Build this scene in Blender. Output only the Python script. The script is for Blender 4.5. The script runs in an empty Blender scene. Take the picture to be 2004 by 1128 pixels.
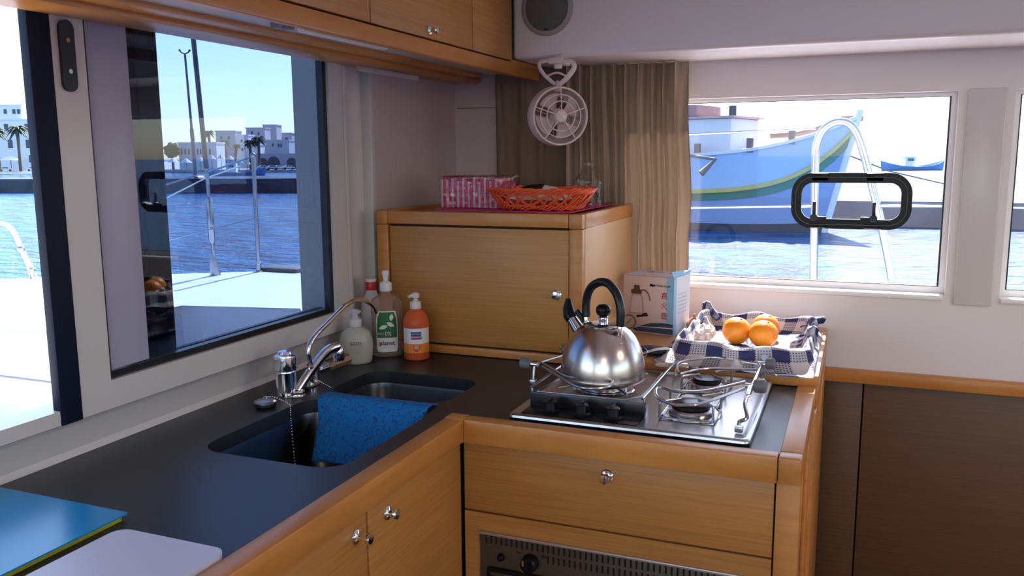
import bpy, bmesh, math, random
from mathutils import Vector, Matrix, noise
random.seed(7)
S = bpy.context.scene
PI = math.pi
# ------------------------------------------------------------------ camera
YAW, PIT, ROL, FPX = -0.383978613, -0.153511324, -0.00590660746, 1666.56
EYE = Vector((0, 0, 1.45))
F = Vector((math.sin(YAW)*math.cos(PIT), math.cos(YAW)*math.cos(PIT), math.sin(PIT)))
R0 = Vector((math.cos(YAW), -math.sin(YAW), 0)); U0 = R0.cross(F)
R = R0*math.cos(ROL)+U0*math.sin(ROL); U = -R0*math.sin(ROL)+U0*math.cos(ROL)
cam = bpy.data.cameras.new('camera'); co = bpy.data.objects.new('camera', cam); S.collection.objects.link(co)
co.matrix_world = Matrix(((R.x, U.x, -F.x, EYE.x), (R.y, U.y, -F.y, EYE.y), (R.z, U.z, -F.z, EYE.z), (0, 0, 0, 1)))
cam.sensor_width = 36; cam.lens = FPX*36/2004; cam.clip_start = .02; cam.clip_end = 3000
S.camera = co
# ------------------------------------------------------------------ light
S.view_settings.view_transform = 'Standard'; S.view_settings.look = 'None'
S.view_settings.gamma = 1; S.view_settings.use_curve_mapping = False
S.view_settings.exposure = 1.4
SUN = Vector((-.07, .72, .67)).normalized()
w = bpy.data.worlds.new('World'); S.world = w; w.use_nodes = True
nt = w.node_tree; nt.nodes.clear()
sky = nt.nodes.new('ShaderNodeTexSky'); sky.sky_type = 'NISHITA'; sky.sun_disc = False
sky.sun_elevation = math.asin(SUN.z); sky.sun_rotation = math.atan2(SUN.x, SUN.y)
sky.air_density = 1.0; sky.dust_density = .8; sky.ozone_density = 1.5
bg = nt.nodes.new('ShaderNodeBackground'); bg.inputs[1].default_value = .215
wo = nt.nodes.new('ShaderNodeOutputWorld')
nt.links.new(sky.outputs[0], bg.inputs[0]); nt.links.new(bg.outputs[0], wo.inputs[0])
sl = bpy.data.lights.new('sun', 'SUN'); sl.energy = 9.0; sl.angle = .009; sl.color = (1, .95, .87)
so = bpy.data.objects.new('sun', sl); S.collection.objects.link(so); so.location = (0, 0, 8)
so.rotation_euler = SUN.to_track_quat('Z', 'Y').to_euler()

# ------------------------------------------------------------------ helpers
def ray(x, y): return F + R*((x-1002)/FPX) - U*((y-564)/FPX)
def onz(x, y, z): d = ray(x, y); return EYE + d*((z-1.45)/d.z)
def onx(x, y, X): d = ray(x, y); return EYE + d*(X/d.x)
def ony(x, y, Y): d = ray(x, y); return EYE + d*(Y/d.y)

def nodes(name):
    m = bpy.data.materials.new(name); m.use_nodes = True
    n = m.node_tree; return m, n, n.nodes['Principled BSDF']
def mat(name, col, rough=.5, metal=0, spec=.5, bump=0, bscale=80, vary=0, vscale=8, **k):
    m, n, b = nodes(name)
    b.inputs['Base Color'].default_value = (*col, 1); b.inputs['Roughness'].default_value = rough
    b.inputs['Metallic'].default_value = metal; b.inputs['Specular IOR Level'].default_value = spec
    for a, v in k.items(): b.inputs[a.replace('_', ' ')].default_value = v
    tc = n.nodes.new('ShaderNodeTexCoord')
    if bump:
        t = n.nodes.new('ShaderNodeTexNoise'); t.inputs['Scale'].default_value = bscale; t.inputs['Detail'].default_value = 4
        n.links.new(tc.outputs['Object'], t.inputs['Vector'])
        bp = n.nodes.new('ShaderNodeBump'); bp.inputs['Strength'].default_value = bump; bp.inputs['Distance'].default_value = .01
        n.links.new(t.outputs[0], bp.inputs['Height']); n.links.new(bp.outputs[0], b.inputs['Normal'])
    if vary:
        t = n.nodes.new('ShaderNodeTexNoise'); t.inputs['Scale'].default_value = vscale; t.inputs['Detail'].default_value = 5
        n.links.new(tc.outputs['Object'], t.inputs['Vector'])
        r = n.nodes.new('ShaderNodeValToRGB'); r.color_ramp.elements[0].position = .3; r.color_ramp.elements[1].position = .7
        r.color_ramp.elements[0].color = (*[c*(1-vary) for c in col], 1); r.color_ramp.elements[1].color = (*[min(1, c*(1+vary)) for c in col], 1)
        n.links.new(t.outputs[0], r.inputs[0]); n.links.new(r.outputs[0], b.inputs['Base Color'])
    return m
def wood(name, c1, c2, rough=.4, sc=(2.5, 2.5, 110)):
    m, n, b = nodes(name); b.inputs['Roughness'].default_value = rough
    tc = n.nodes.new('ShaderNodeTexCoord'); mp = n.nodes.new('ShaderNodeMapping'); mp.inputs['Scale'].default_value = sc
    t = n.nodes.new('ShaderNodeTexNoise'); t.inputs['Scale'].default_value = 1.6; t.inputs['Detail'].default_value = 6; t.inputs['Roughness'].default_value = .6
    t2 = n.nodes.new('ShaderNodeTexNoise'); t2.inputs['Scale'].default_value = 3; t2.inputs['Detail'].default_value = 2
    r = n.nodes.new('ShaderNodeValToRGB'); r.color_ramp.elements[0].position = .32; r.color_ramp.elements[1].position = .62
    r.color_ramp.elements[0].color = (*c2, 1); r.color_ramp.elements[1].color = (*c1, 1)
    mx = n.nodes.new('ShaderNodeMix'); mx.data_type = 'RGBA'; mx.blend_type = 'MULTIPLY'; mx.inputs[0].default_value = .25
    L = n.links.new
    L(tc.outputs['Object'], mp.inputs[0]); L(mp.outputs[0], t.inputs[0]); L(tc.outputs['Object'], t2.inputs[0])
    L(t.outputs[0], r.inputs[0]); L(r.outputs[0], mx.inputs[6]); L(t2.outputs[0], mx.inputs[7]); L(mx.outputs[2], b.inputs['Base Color'])
    return m
def glass(name, tint, f=1.0, rough=0.0):
    m = bpy.data.materials.new(name); m.use_nodes = True; n = m.node_tree; n.nodes.clear(); L = n.links.new
    tr = n.nodes.new('ShaderNodeBsdfTransparent'); tr.inputs[0].default_value = (*tint, 1)
    gl = n.nodes.new('ShaderNodeBsdfGlossy'); gl.inputs['Roughness'].default_value = rough
    fr = n.nodes.new('ShaderNodeLayerWeight'); po = n.nodes.new('ShaderNodeMath'); po.operation = 'POWER'; po.inputs[1].default_value = 5
    mu = n.nodes.new('ShaderNodeMath'); mu.operation = 'MULTIPLY_ADD'; mu.inputs[1].default_value = .9*f; mu.inputs[2].default_value = .042*f
    mx = n.nodes.new('ShaderNodeMixShader'); o = n.nodes.new('ShaderNodeOutputMaterial')
    L(fr.outputs['Facing'], po.inputs[0]); L(po.outputs[0], mu.inputs[0]); L(mu.outputs[0], mx.inputs[0]); L(tr.outputs[0], mx.inputs[1]); L(gl.outputs[0], mx.inputs[2]); L(mx.outputs[0], o.inputs[0])
    return m
def gingham(name, c_light, c_dark, s=.034):
    m, n, b = nodes(name); b.inputs['Roughness'].default_value = .9; L = n.links.new
    uv = n.nodes.new('ShaderNodeUVMap'); sp = n.nodes.new('ShaderNodeSeparateXYZ'); L(uv.outputs[0], sp.inputs[0])
    def M(op, a, c=None):
        q = n.nodes.new('ShaderNodeMath'); q.operation = op
        for i, v in enumerate((a, c)):
            if v is None: continue
            if isinstance(v, (int, float)): q.inputs[i].default_value = v
            else: L(v, q.inputs[i])
        return q.outputs[0]
    def st(v, size): return M('LESS_THAN', M('FRACT', M('DIVIDE', v, size)), .5)
    a = st(sp.outputs[0], s*2); c = st(sp.outputs[1], s*2)
    fi = M('MULTIPLY', st(sp.outputs[0], .006), st(sp.outputs[1], .007))
    fi = M('ADD', M('MULTIPLY', fi, .6), .3)
    both = M('MULTIPLY', a, c); xor = M('SUBTRACT', M('ADD', a, c), M('MULTIPLY', both, 2))
    v = M('ADD', M('MULTIPLY', both, .95), M('MULTIPLY', xor, fi))
    mx = n.nodes.new('ShaderNodeMix'); mx.data_type = 'RGBA'; mx.inputs[6].default_value = (*c_light, 1); mx.inputs[7].default_value = (*c_dark, 1)
    L(v, mx.inputs[0]); L(mx.outputs[2], b.inputs['Base Color'])
    return m

def translucent(m, col, f):
    n = m.node_tree; L = n.links.new; b = n.nodes['Principled BSDF']; o = [q for q in n.nodes if q.type == 'OUTPUT_MATERIAL'][0]
    t = n.nodes.new('ShaderNodeBsdfTranslucent'); t.inputs[0].default_value = (*col, 1); mx = n.nodes.new('ShaderNodeMixShader'); mx.inputs[0].default_value = f
    if col[0] < 0: L(b.inputs['Base Color'].links[0].from_socket, t.inputs[0])
    L(b.outputs[0], mx.inputs[1]); L(t.outputs[0], mx.inputs[2]); L(mx.outputs[0], o.inputs[0]); return m
class MB:
    def __init__(s): s.b = bmesh.new()
    def _add(s, vs, fs, M=None):
        V = [s.b.verts.new(M @ Vector(v) if M else Vector(v)) for v in vs]
        for f in fs:
            try: s.b.faces.new([V[i] for i in f])
            except ValueError: pass
        return s
    def box(s, x0, y0, z0, x1, y1, z1, bev=0, seg=2, M=None):
        t = bmesh.new(); bmesh.ops.create_cube(t, size=1)
        for v in t.verts: v.co = Vector(((x0+x1)/2+v.co.x*(x1-x0), (y0+y1)/2+v.co.y*(y1-y0), (z0+z1)/2+v.co.z*(z1-z0)))
        if bev: bmesh.ops.bevel(t, geom=t.edges[:], offset=bev, segments=seg, profile=.5, affect='EDGES')
        t.verts.index_update(); s._add([v.co.copy() for v in t.verts], [[v.index for v in f.verts] for f in t.faces], M); t.free(); return s
    def tube(s, pts, r, n=8, closed=False, caps=True, flat=1.0):
        pts = [Vector(p) for p in pts]; N = len(pts); rr = r if isinstance(r, (list, tuple)) else [r]*N
        T = []
        for i in range(N):
            a = pts[(i-1) % N] if (closed or i) else pts[0]; c = pts[(i+1) % N] if (closed or i < N-1) else pts[-1]
            T.append((c-a).normalized() if (c-a).length > 1e-9 else Vector((0, 0, 1)))
        nrm = T[0].orthogonal().normalized(); vs = []
        for i in range(N):
            nrm = (nrm - T[i]*nrm.dot(T[i])); nrm = nrm.normalized() if nrm.length > 1e-9 else T[i].orthogonal().normalized()
            bn = T[i].cross(nrm)
            for k in range(n):
                a = 2*PI*k/n; vs.append(pts[i] + nrm*math.cos(a)*rr[i] + bn*math.sin(a)*rr[i]*flat)
        fs = []
        for i in range(N if closed else N-1):
            j = (i+1) % N
            for k in range(n): fs.append([i*n+k, i*n+(k+1) % n, j*n+(k+1) % n, j*n+k])
        if caps and not closed: fs += [list(range(n))[::-1], [(N-1)*n+k for k in range(n)]]
        return s._add(vs, fs)
    def lathe(s, prof, c=(0, 0, 0), n=32, sx=1, sy=1, rot=0, M=None, close=True):
        vs = []; fs = []; P = len(prof); c = Vector(c)
        for r, z in prof:
            for k in range(n):
                a = 2*PI*k/n; x = r*math.cos(a)*sx; y = r*math.sin(a)*sy
                v = Vector((x*math.cos(rot)-y*math.sin(rot), x*math.sin(rot)+y*math.cos(rot), z))
                vs.append((M @ v) if M else v+c)
        for i in range(P-1):
            for k in range(n): fs.append([i*n+k, i*n+(k+1) % n, (i+1)*n+(k+1) % n, (i+1)*n+k])
        if close:
            if prof[0][0] > 1e-6: fs.append(list(range(n))[::-1])
            if prof[-1][0] > 1e-6: fs.append([(P-1)*n+k for k in range(n)])
        return s._add(vs, fs)
    def cyl(s, a, c, r, n=20, r2=None, bev=0):
        a = Vector(a); c = Vector(c); h = (c-a).length; M = Matrix.Translation(a) @ (c-a).to_track_quat('Z', 'Y').to_matrix().to_4x4()
        r2 = r if r2 is None else r2
        pr = [(r-bev, 0), (r, bev), (r2, h-bev), (r2-bev, h)] if bev else [(r, 0), (r2, h)]
        return s.lathe(pr, n=n, M=M)
    def ball(s, c, r, n=16, m=10, sc=(1, 1, 1)):
        c = Vector(c); pr = [(max(1e-5, r*math.sin(PI*i/m)), -r*math.cos(PI*i/m)) for i in range(m+1)]
        return s.lathe(pr, n=n, M=Matrix.Translation(c) @ Matrix.Diagonal((*sc, 1)), close=False)
    def grid(s, fn, nu, nv, closed=False, uvfn=None):
        vs = [fn(i/nu, j/nv) for j in range(nv+1) for i in range(nu if closed else nu+1)]
        W = nu if closed else nu+1; fs = []
        for j in range(nv):
            for i in range(nu): k = (i+1) % W; fs.append([j*W+i, j*W+k, (j+1)*W+k, (j+1)*W+i])
        base = len(s.b.verts); s._add(vs, fs)
        if uvfn:
            s.b.faces.ensure_lookup_table(); L = s.b.loops.layers.uv.verify()
            for q, f in enumerate(s.b.faces[-nu*nv:]):
                j, i = divmod(q, nu)
                for l, (a, c) in zip(f.loops, ((i, j), (i+1, j), (i+1, j+1), (i, j+1))): l[L].uv = uvfn(a/nu, c/nv)
        return s
    def geo(s, vs, fs): return s._add(vs, fs)

def obj(name, mb, m, parent=None, label=None, ang=40, solid=0, keep=False):
    b = mb.b; bmesh.ops.recalc_face_normals(b, faces=b.faces[:])
    if solid: bmesh.ops.solidify(b, geom=b.faces[:], thickness=solid)
    off = Vector((0, 0, 0)); p = parent
    while p is not None: off += p.location; p = p.parent
    for v in b.verts: v.co -= off
    me = bpy.data.meshes.new(name); b.to_mesh(me); b.free(); me.materials.append(m)
    me.shade_smooth(); me.set_sharp_from_angle(angle=math.radians(ang))
    o = bpy.data.objects.new(name, me); S.collection.objects.link(o); o.parent = parent
    if label: o['label'] = label
    return o
def tag(o, label, cat, group=None):
    o['label'] = label; o['category'] = cat
    if group: o['group'] = group
    return o
def thing(name, loc, label, cat, group=None):
    o = bpy.data.objects.new(name, None); S.collection.objects.link(o); o.location = loc; o.empty_display_size = .05
    return tag(o, label, cat, group)
def struct(o): o['kind'] = 'structure'; return o
def sroot(name, loc=(0, 0, 0)):
    o = bpy.data.objects.new(name, None); S.collection.objects.link(o); o.location = loc; o['kind'] = 'structure'; return o
def dup(root, loc, label=None, group=None, rz=None, sc=None):
    r = root.copy(); S.collection.objects.link(r); r.location = loc
    if rz is not None: r.rotation_euler = (0, 0, rz)
    if sc is not None: r.scale = (sc, sc, sc) if isinstance(sc, (int, float)) else sc
    if label: r['label'] = label
    if group: r['group'] = group
    for ch in list(root.children):
        c = ch.copy(); S.collection.objects.link(c); c.parent = r
        for g in ch.children:
            d = g.copy(); S.collection.objects.link(d); d.parent = c
    return r
def rr(x0, y0, x1, y1, r, n=6):
    out = []
    for cx, cy, a0 in ((x1-r, y1-r, 0), (x0+r, y1-r, 90), (x0+r, y0+r, 180), (x1-r, y0+r, 270)):
        for k in range(n+1):
            a = math.radians(a0+90*k/n); out.append((cx+r*math.cos(a), cy+r*math.sin(a)))
    return out
def rect(x0, y0, x1, y1): return [(x0, y0), (x1, y0), (x1, y1), (x0, y1)]
def curve_geo(data):
    o = bpy.data.objects.new('tmp', data); S.collection.objects.link(o)
    dg = bpy.context.evaluated_depsgraph_get(); me = bpy.data.meshes.new_from_object(o.evaluated_get(dg))
    vs = [v.co.copy() for v in me.vertices]; fs = [list(p.vertices) for p in me.polygons]
    bpy.data.objects.remove(o); bpy.data.meshes.remove(me); bpy.data.curves.remove(data)
    return vs, fs
def plate(outer, holes, t, fmap, mb=None):
    """2D outline with holes, thickness t; fmap(x,y,z) -> world, z in -t/2..t/2"""
    c = bpy.data.curves.new('c', 'CURVE'); c.dimensions = '2D'; c.fill_mode = 'BOTH'; c.extrude = t/2
    for L in [outer]+holes:
        sp = c.splines.new('POLY'); sp.points.add(len(L)-1); sp.use_cyclic_u = True
        for p, q in zip(sp.points, L): p.co = (q[0], q[1], 0, 1)
    vs, fs = curve_geo(c); mb = mb or MB(); mb.geo([fmap(*v) for v in vs], fs)
    bmesh.ops.remove_doubles(mb.b, verts=mb.b.verts[:], dist=1e-5); return mb
def text(s, size, fmap, mb=None, t=.0006, sx=1, bold=0):
    c = bpy.data.curves.new('t', 'FONT'); c.body = s; c.size = size; c.align_x = 'CENTER'; c.align_y = 'CENTER'; c.extrude = t/2; c.offset = bold
    vs, fs = curve_geo(c); mb = mb or MB(); mb.geo([fmap(v.x*sx, v.y, v.z) for v in vs], fs); return mb
def smooth(pts, sub=6, closed=False):
    P = [Vector(p) for p in pts]; N = len(P); out = []
    for i in range(N if closed else N-1):
        a = P[(i-1) % N] if (closed or i) else P[0]; b = P[i]; c = P[(i+1) % N]; d = P[(i+2) % N] if (closed or i < N-2) else P[-1]
        for k in range(sub):
            t = k/sub; out.append(.5*((2*b)+(c-a)*t+(2*a-5*b+4*c-d)*t*t+(-a+3*b-3*c+d)*t**3))
    if not closed: out.append(P[-1])
    return out

# ------------------------------------------------------------------ materials
M_wood = wood('oak_laminate', (.58, .265, .068), (.45, .19, .044))
M_trim = wood('orange_beech', (.66, .28, .065), (.56, .215, .045), .35, (4, 4, 30))
M_trimd = wood('brown_panel', (.17, .085, .035), (.12, .06, .025), .45)
M_dark = mat('dark_gap', (.03, .012, .008), .8)
M_white = mat('white_gelcoat', (.80, .74, .73), .3)
M_cream = mat('cream_frame', (.66, .63, .63), .25)
M_wallp = mat('pinkish_wall_panel', (.62, .50, .49), .55, bump=.02)
M_counter = mat('charcoal_laminate', (.018, .021, .024), .38, spec=.45, bump=.03, bscale=300)
M_black = mat('black_rubber', (.006, .006, .008), .35)
M_blackp = mat('black_plastic', (.006, .006, .008), .3, spec=.25)
M_chrome = mat('chrome', (.85, .85, .87), .08, 1)
M_steel = mat('brushed_steel', (.50, .49, .49), .28, 1, bump=.02, bscale=200)
M_steeld = mat('sink_steel', (.16, .17, .18), .3, 1)
M_grey = mat('grey_plastic', (.16, .16, .17), .5)
M_deck = mat('white_deck', (.85, .85, .86), .4)
M_decks = mat('grey_coaming', (.42, .43, .46), .5)

# ------------------------------------------------------------------ room shell
struct(obj('floor', MB().box(-1.45, -3, -.05, 3.2, 2.8, 0), M_trimd))
struct(obj('ceiling', MB().box(-1.5, -3, 2.1, 3.2, 3.0, 2.15), M_white))
fx = lambda X: (lambda a, b, c: Vector((X+c, a, b)))   # plate in the y-z plane
fy = lambda Y: (lambda a, b, c: Vector((a, Y+c, b)))   # plate in the x-z plane
fz = lambda Z: (lambda a, b, c: Vector((a, b, Z+c)))
struct(obj('wall_left', plate(rect(-3, 0, 2.17, 2.1), [rect(-2.4, .975, 2.005, 1.82)], .05, fx(-1.355)), M_white))
struct(obj('wall_left', plate(rect(2.17, 0, 2.76, 2.1), [], .08, fx(-1.34)), M_wallp))
# wall under the left windows: a moulded apron down to the worktop
prof = [(-1.30, 1.004), (-1.30, .978), (-1.312, .972), (-1.316, .962), (-1.322, .950), (-1.328, .930), (-1.332, .900), (-1.36, .900), (-1.36, 1.004)]
mb = MB(); n = len(prof); mb.geo([(x, y, z) for y in (-3, 2.17) for x, z in prof], [[i, (i+1) % n, n+(i+1) % n, n+i] for i in range(n)]+[list(range(n)), list(range(n, 2*n))])
struct(obj('trim_1', mb, M_cream, ang=60))
# rear wall with the two fixed windows
win = [rect(-.72, 1.044, .250, 1.624), rect(.388, 1.044, 1.6, 1.624)]
struct(obj('wall_back', plate(rect(-1.38, .79, 3.2, 2.1), win, .06, fy(2.75)), M_white))
mb = MB().box(-.066, 2.725, 0, .046, 2.76, .79, .002).box(.050, 2.725, 0, 1.3, 2.76, .79, .002).box(1.304, 2.725, 0, 3.2, 2.76, .79, .002).box(-1.38, 2.745, 0, -.07, 2.765, .79)
struct(obj('wall_panelling', mb, M_trimd))
struct(obj('wall_lower', MB().box(-1.38, 2.766, 0, 3.2, 2.78, .79), M_dark))
struct(obj('trim_2', MB().box(-.066, 2.690, .768, 3.2, 2.722, .808, .006), M_trim))
struct(obj('trim_3', MB().box(-1.302, 2.712, 1.612, -1.15, 2.722, 1.616, .001).box(-1.302, 2.706, 1.0, -1.296, 2.722, 1.74, .002), M_wallp))
mb = MB().box(-1.3, 2.712, .93, -1.05, 2.721, 1.74); struct(obj('wall_corner', mb, M_wallp))
# overhead soffit
mb = MB().box(-.972, 2.42, 1.735, 3.2, 2.72, 2.1, .014, 4); struct(obj('wall_soffit', mb, M_white))
struct(obj('wall_right', plate(rect(-3, 0, 2.78, 2.1), [rect(-2.0, 1.0, 1.9, 1.7)], .05, fx(3.2)), M_white))

struct(obj('wall_rear', plate(rect(-1.4, 0, 3.2, 2.1), [rect(-.9, 1.05, 2.5, 2.0)], .05, fy(-3.0)), M_white))
M_fillglow = mat('fill_lamp_glow', (1, .8, .6), .5, Emission_Color=(1, .78, .55, 1), Emission_Strength=2.5)  # glow of the added lamps, which stay out of view
for i, (x, y, lab) in enumerate(((1.9, 1.0, 'added warm fill lamp out of view toward the starboard side'), (.6, -1.4, 'added warm fill lamp out of view nearest the rear window opening'))):
    t = thing('added_fill_light', (x, y, 2.06), lab, 'fill lamp')  # lamps added out of view to fill and warm the cabin
    obj('bezel', MB().lathe([(.13, 2.1), (.14, 2.085), (.125, 2.072), (.12, 2.075)], (x, y, 0), 32, close=False), M_white, t)
    obj('fill_lamp_diffuser', MB().lathe([(.12, 2.075), (.08, 2.068), (.0001, 2.066)], (x, y, 0), 32, close=False), M_fillglow, t)
    al = bpy.data.lights.new('fill_light', 'AREA'); al.shape = 'DISK'; al.size = .5; al.energy = 7; al.color = (1, .76, .56)
    ao = bpy.data.objects.new('fill_light', al); S.collection.objects.link(ao); ao.parent = t; ao.location = (0, 0, -.01)
# window_1 : sliding window over the sink
g1 = glass('tinted_window_glass', (.41, .48, .60), 1.1)
g2 = glass('clear_window_glass', (.93, .94, .97), .9)
w1 = sroot('window_1', (-1.32, 1.5, .98))
obj('frame', plate(rect(1.107, 1.004, 2.005, 1.83), [rect(1.176, 1.032, 1.944, 1.78)], .036, fx(-1.318)), M_cream, w1)
obj('edge_seal', MB().box(-1.318, 1.060, .976, -1.297, 1.106, 1.83, .003), mat('navy_seal', (.006, .011, .03), .55, spec=.2), w1, label='dark navy rubber edge')
obj('glass_seal', plate(rect(1.176, 1.032, 1.944, 1.78), [rect(1.188, 1.046, 1.929, 1.77)], .02, fx(-1.32)), M_black, w1)
obj('pane', plate(rect(1.186, 1.044, 1.932, 1.775), [], .005, fx(-1.325)), g1, w1)
o = obj('latch', MB().geo(*(lambda P: ([(-1.2985, y, z) for y, z in P]+[(-1.293, y, z) for y, z in P], [list(range(len(P))), list(range(len(P), 2*len(P)))]+[[i, (i+1) % len(P), len(P)+(i+1) % len(P), len(P)+i] for i in range(len(P))]))(rr(1.120, 1.567, 1.150, 1.690, .0149, 8))), M_black, w1)
obj('screw', MB().cyl((-1.293, 1.135, 1.655), (-1.291, 1.135, 1.655), .004).cyl((-1.293, 1.135, 1.602), (-1.291, 1.135, 1.602), .004), M_chrome, w1)
obj('reflection_strip', MB().box(-1.3222, 1.189, 1.047, -1.3185, 1.292, 1.77, .0012), mat('lilac_reflection', (.46, .45, .60), .35), w1, label='pale lilac strip standing in for a reflection')  # reflection of the cabin interior, built as a lilac strip on the pane
obj('post_cover', MB().box(-1.405, 1.312, 1.00, -1.362, 1.415, 1.80, .004).box(-1.362, 1.352, 1.0, -1.358, 1.36, 1.8), mat('charcoal_post', (.018, .022, .03), .22), w1)
obj('outer_sill', MB().box(-1.40, 1.40, 1.004, -1.347, 2.0, 1.018, .003), mat('glossy_sky_tint_sill', (.25, .3, .45), .12, .6), w1)  # blue of the reflected sky is put into the sill's base colour
obj('track', MB().box(-1.405, 1.40, 1.018, -1.385, 2.0, 1.032, .002), M_black, w1)
obj('sill_rail', MB().box(-1.36, -2.4, .976, -1.335, 1.10, .990, .002).box(-1.318, -2.4, .976, -1.303, 1.10, .984, .002), mat('rail_alu', (.75, .74, .76), .3), w1)
struct(obj('trim_4', MB().box(-1.332, 2.008, 1.004, -1.30, 2.030, 1.83, .002), M_cream))
struct(obj('trim_5', MB().box(-1.332, 2.145, .93, -1.299, 2.172, 1.83, .003), M_cream))
# window_2 and 3 on the rear wall
M_bright = mat('bright_white_frame', (.88, .86, .86), .3)
struct(obj('trim_6', MB().box(.272, 2.708, 1.020, .368, 2.722, 1.628, .005), M_cream))
for nm, x0, x1 in (('window_2', -.72, .245), ('window_3', .392, 1.6)):
    wr = sroot(nm, ((x0+x1)/2, 2.75, 1.05))
    obj('frame', plate(rect(x0-.01, 1.030, x1+.010, 1.636), [rect(x0+.014, 1.064, x1-.010, 1.612)], .022, fy(2.769)), M_bright, wr)
    obj('glass_seal', plate(rect(x0+.012, 1.063, x1-.009, 1.613), [rect(x0+.018, 1.066, x1-.0145, 1.6105)], .012, fy(2.765)), M_black, wr)
    obj('pane', plate(rect(x0+.014, 1.064, x1-.011, 1.612), [rr(-.172, 1.250, .135, 1.372, .045)] if nm == 'window_2' else [], .006, fy(2.772)), g2, wr)
    obj('sill', MB().box(x0-.002, 2.708, 1.030, x1+.002, 2.757, 1.046, .005), M_bright, wr)
    if nm == 'window_2':
        P = lambda e: rr(-.180-.006+e, 1.232+e-.004, .150-e, 1.396-e, .062-e, 10)
        f = obj('portlight', plate(P(0), [P(.022)], .034, fy(2.762)), M_blackp, wr, label='black rounded opening port')
        obj('inner_ring', plate(P(.014), [P(.030)], .014, fy(2.742)), M_blackp, f)
        obj('ring_line', plate(P(.0130), [P(.0142)], .016, fy(2.7415)), M_grey, f, label='thin grey line')
        obj('port_glass', plate(P(.026), [], .006, fy(2.765)), g2, f)
        for x in (-.118, .048):
            s_ = 1 if x < 0 else -1
            m = MB().cyl((x, 2.738, 1.262), (x, 2.725, 1.262), .011, bev=.002).box(x-.005, 2.729, 1.262, x+.005, 2.736, 1.310, .002).box(min(x, x+s_*.036), 2.727, 1.257, max(x, x+s_*.036), 2.735, 1.266, .002)
            obj('latch', m, M_black, f)
        for x in (-.13, .022): obj('hinge', MB().box(x, 2.735, 1.37, x+.05, 2.745, 1.395, .003).box(x, 2.735, 1.23, x+.05, 2.745, 1.247, .003), M_blackp, f)

# ------------------------------------------------------------------ knobs
def knob(parent, p, n, r=.0125, L=.024):
    p = Vector(p); n = Vector(n); Mx = Matrix.Translation(p) @ n.to_track_quat('Z', 'Y').to_matrix().to_4x4()
    m = MB().lathe([(r*1.0, 0), (r*1.05, .002), (r*.9, .005), (r*.5, .007), (r*.42, L*.5), (r*.7, L*.72), (r*.82, L*.85), (r*.7, L), (r*.3, L+.001), (.0001, L+.001)], n=20, M=Mx)
    return obj('knob', m, M_chrome, parent, label='chrome push knob')

# overhead cabinet above the left window
oc = thing('overhead_cabinet', (-1.12, 1.0, 1.69), 'oak overhead cabinet with orange wood valance above the sink window', 'cabinet')
obj('body', MB().box(-1.328, -1.0, 1.730, -.985, 2.418, 2.09), M_dark, oc)
X = -.97
for i, (a, b) in enumerate(((.66, 1.130), (1.134, 1.612), (1.616, 2.130))):
    d = obj('door', MB().box(X-.016, a, 1.731, X, b, 2.085, .001), M_wood, oc)
    if i: knob(d, (X, (a+b)/2+.008 if i == 2 else 1.372, 1.748), (1, 0, 0), .011)
obj('end_panel', MB().box(X-.016, 2.134, 1.731, X, 2.412, 2.085, .001), M_wood, oc)
obj('valance', MB().box(X-.022, -1.0, 1.690, X+.001, 2.650, 1.727, .004).box(X-.020, 2.405, 1.715, X, 2.65, 1.734), M_trim, oc)
obj('back_rail', MB().box(-1.298, -1.0, 1.694, -1.20, 2.70, 1.712, .006).box(-1.285, -1.0, 1.706, -1.15, 2.60, 1.729, .004), M_trim, oc)
obj('underside', MB().box(-1.15, -1.0, 1.716, X-.022, 2.64, 1.7295), mat('grey_underside', (.42, .38, .36), .4), oc)
lampst = obj('strip_lamp', MB().box(-1.09, 1.52, 1.706, -1.07, 1.86, 1.717, .003), mat('frosted_lamp', (.8, .76, .7), .35), oc)
obj('switch', MB().box(-1.095, 1.44, 1.704, -1.065, 1.48, 1.717, .002), M_grey, lampst)
# curtain spring wire under the rail
pts = [(-1.262+.0065*math.cos(k*.9), 2.03+.33*k/330, 1.687+.0065*math.sin(k*.9)) for k in range(331)]
tag(obj('coiled_wire', MB().tube(pts, .0016, 5), mat('white_wire', (.8, .72, .7), .4)), 'white coiled spring wire under the overhead cabinet rail', 'wire')

# ------------------------------------------------------------------ worktop
wt = thing('worktop', (-.9, 1.6, .86), 'charcoal L-shaped galley worktop with orange wood lipping', 'worktop')
sinkL = rr(-1.150, 1.222, -.832, 1.600, .055); sinkR = rr(-1.150, 1.655, -.838, 1.875, .055)
top = [(-1.330, -.6), (-.783, -.6), (-.783, 1.590), (-.107, 1.590), (-.107, 2.70), (-1.299, 2.70), (-1.299, 2.168), (-1.330, 2.168)]
obj('surface', plate(top, [sinkL, sinkR, rr(-.650, 1.64, -.175, 2.07, .01)], .03, fz(.885)), M_counter, wt, label='charcoal laminate surface')
obj('lipping', MB().box(-.783, -.6, .855, -.741, 1.5535, .906, .004).box(-.783, 1.5535, .855, -.741, 1.590, .906, .001), M_trim, wt)
obj('lipping', MB().box(-.7405, 1.5535, .855, -.109, 1.590, .906, .004), M_trim, wt)
obj('lipping', MB().box(-.108, 1.5535, .855, -.067, 1.592, .906, .004).box(-.108, 1.5935, .855, -.067, 2.085, .906, .003), M_trim, wt)
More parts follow.
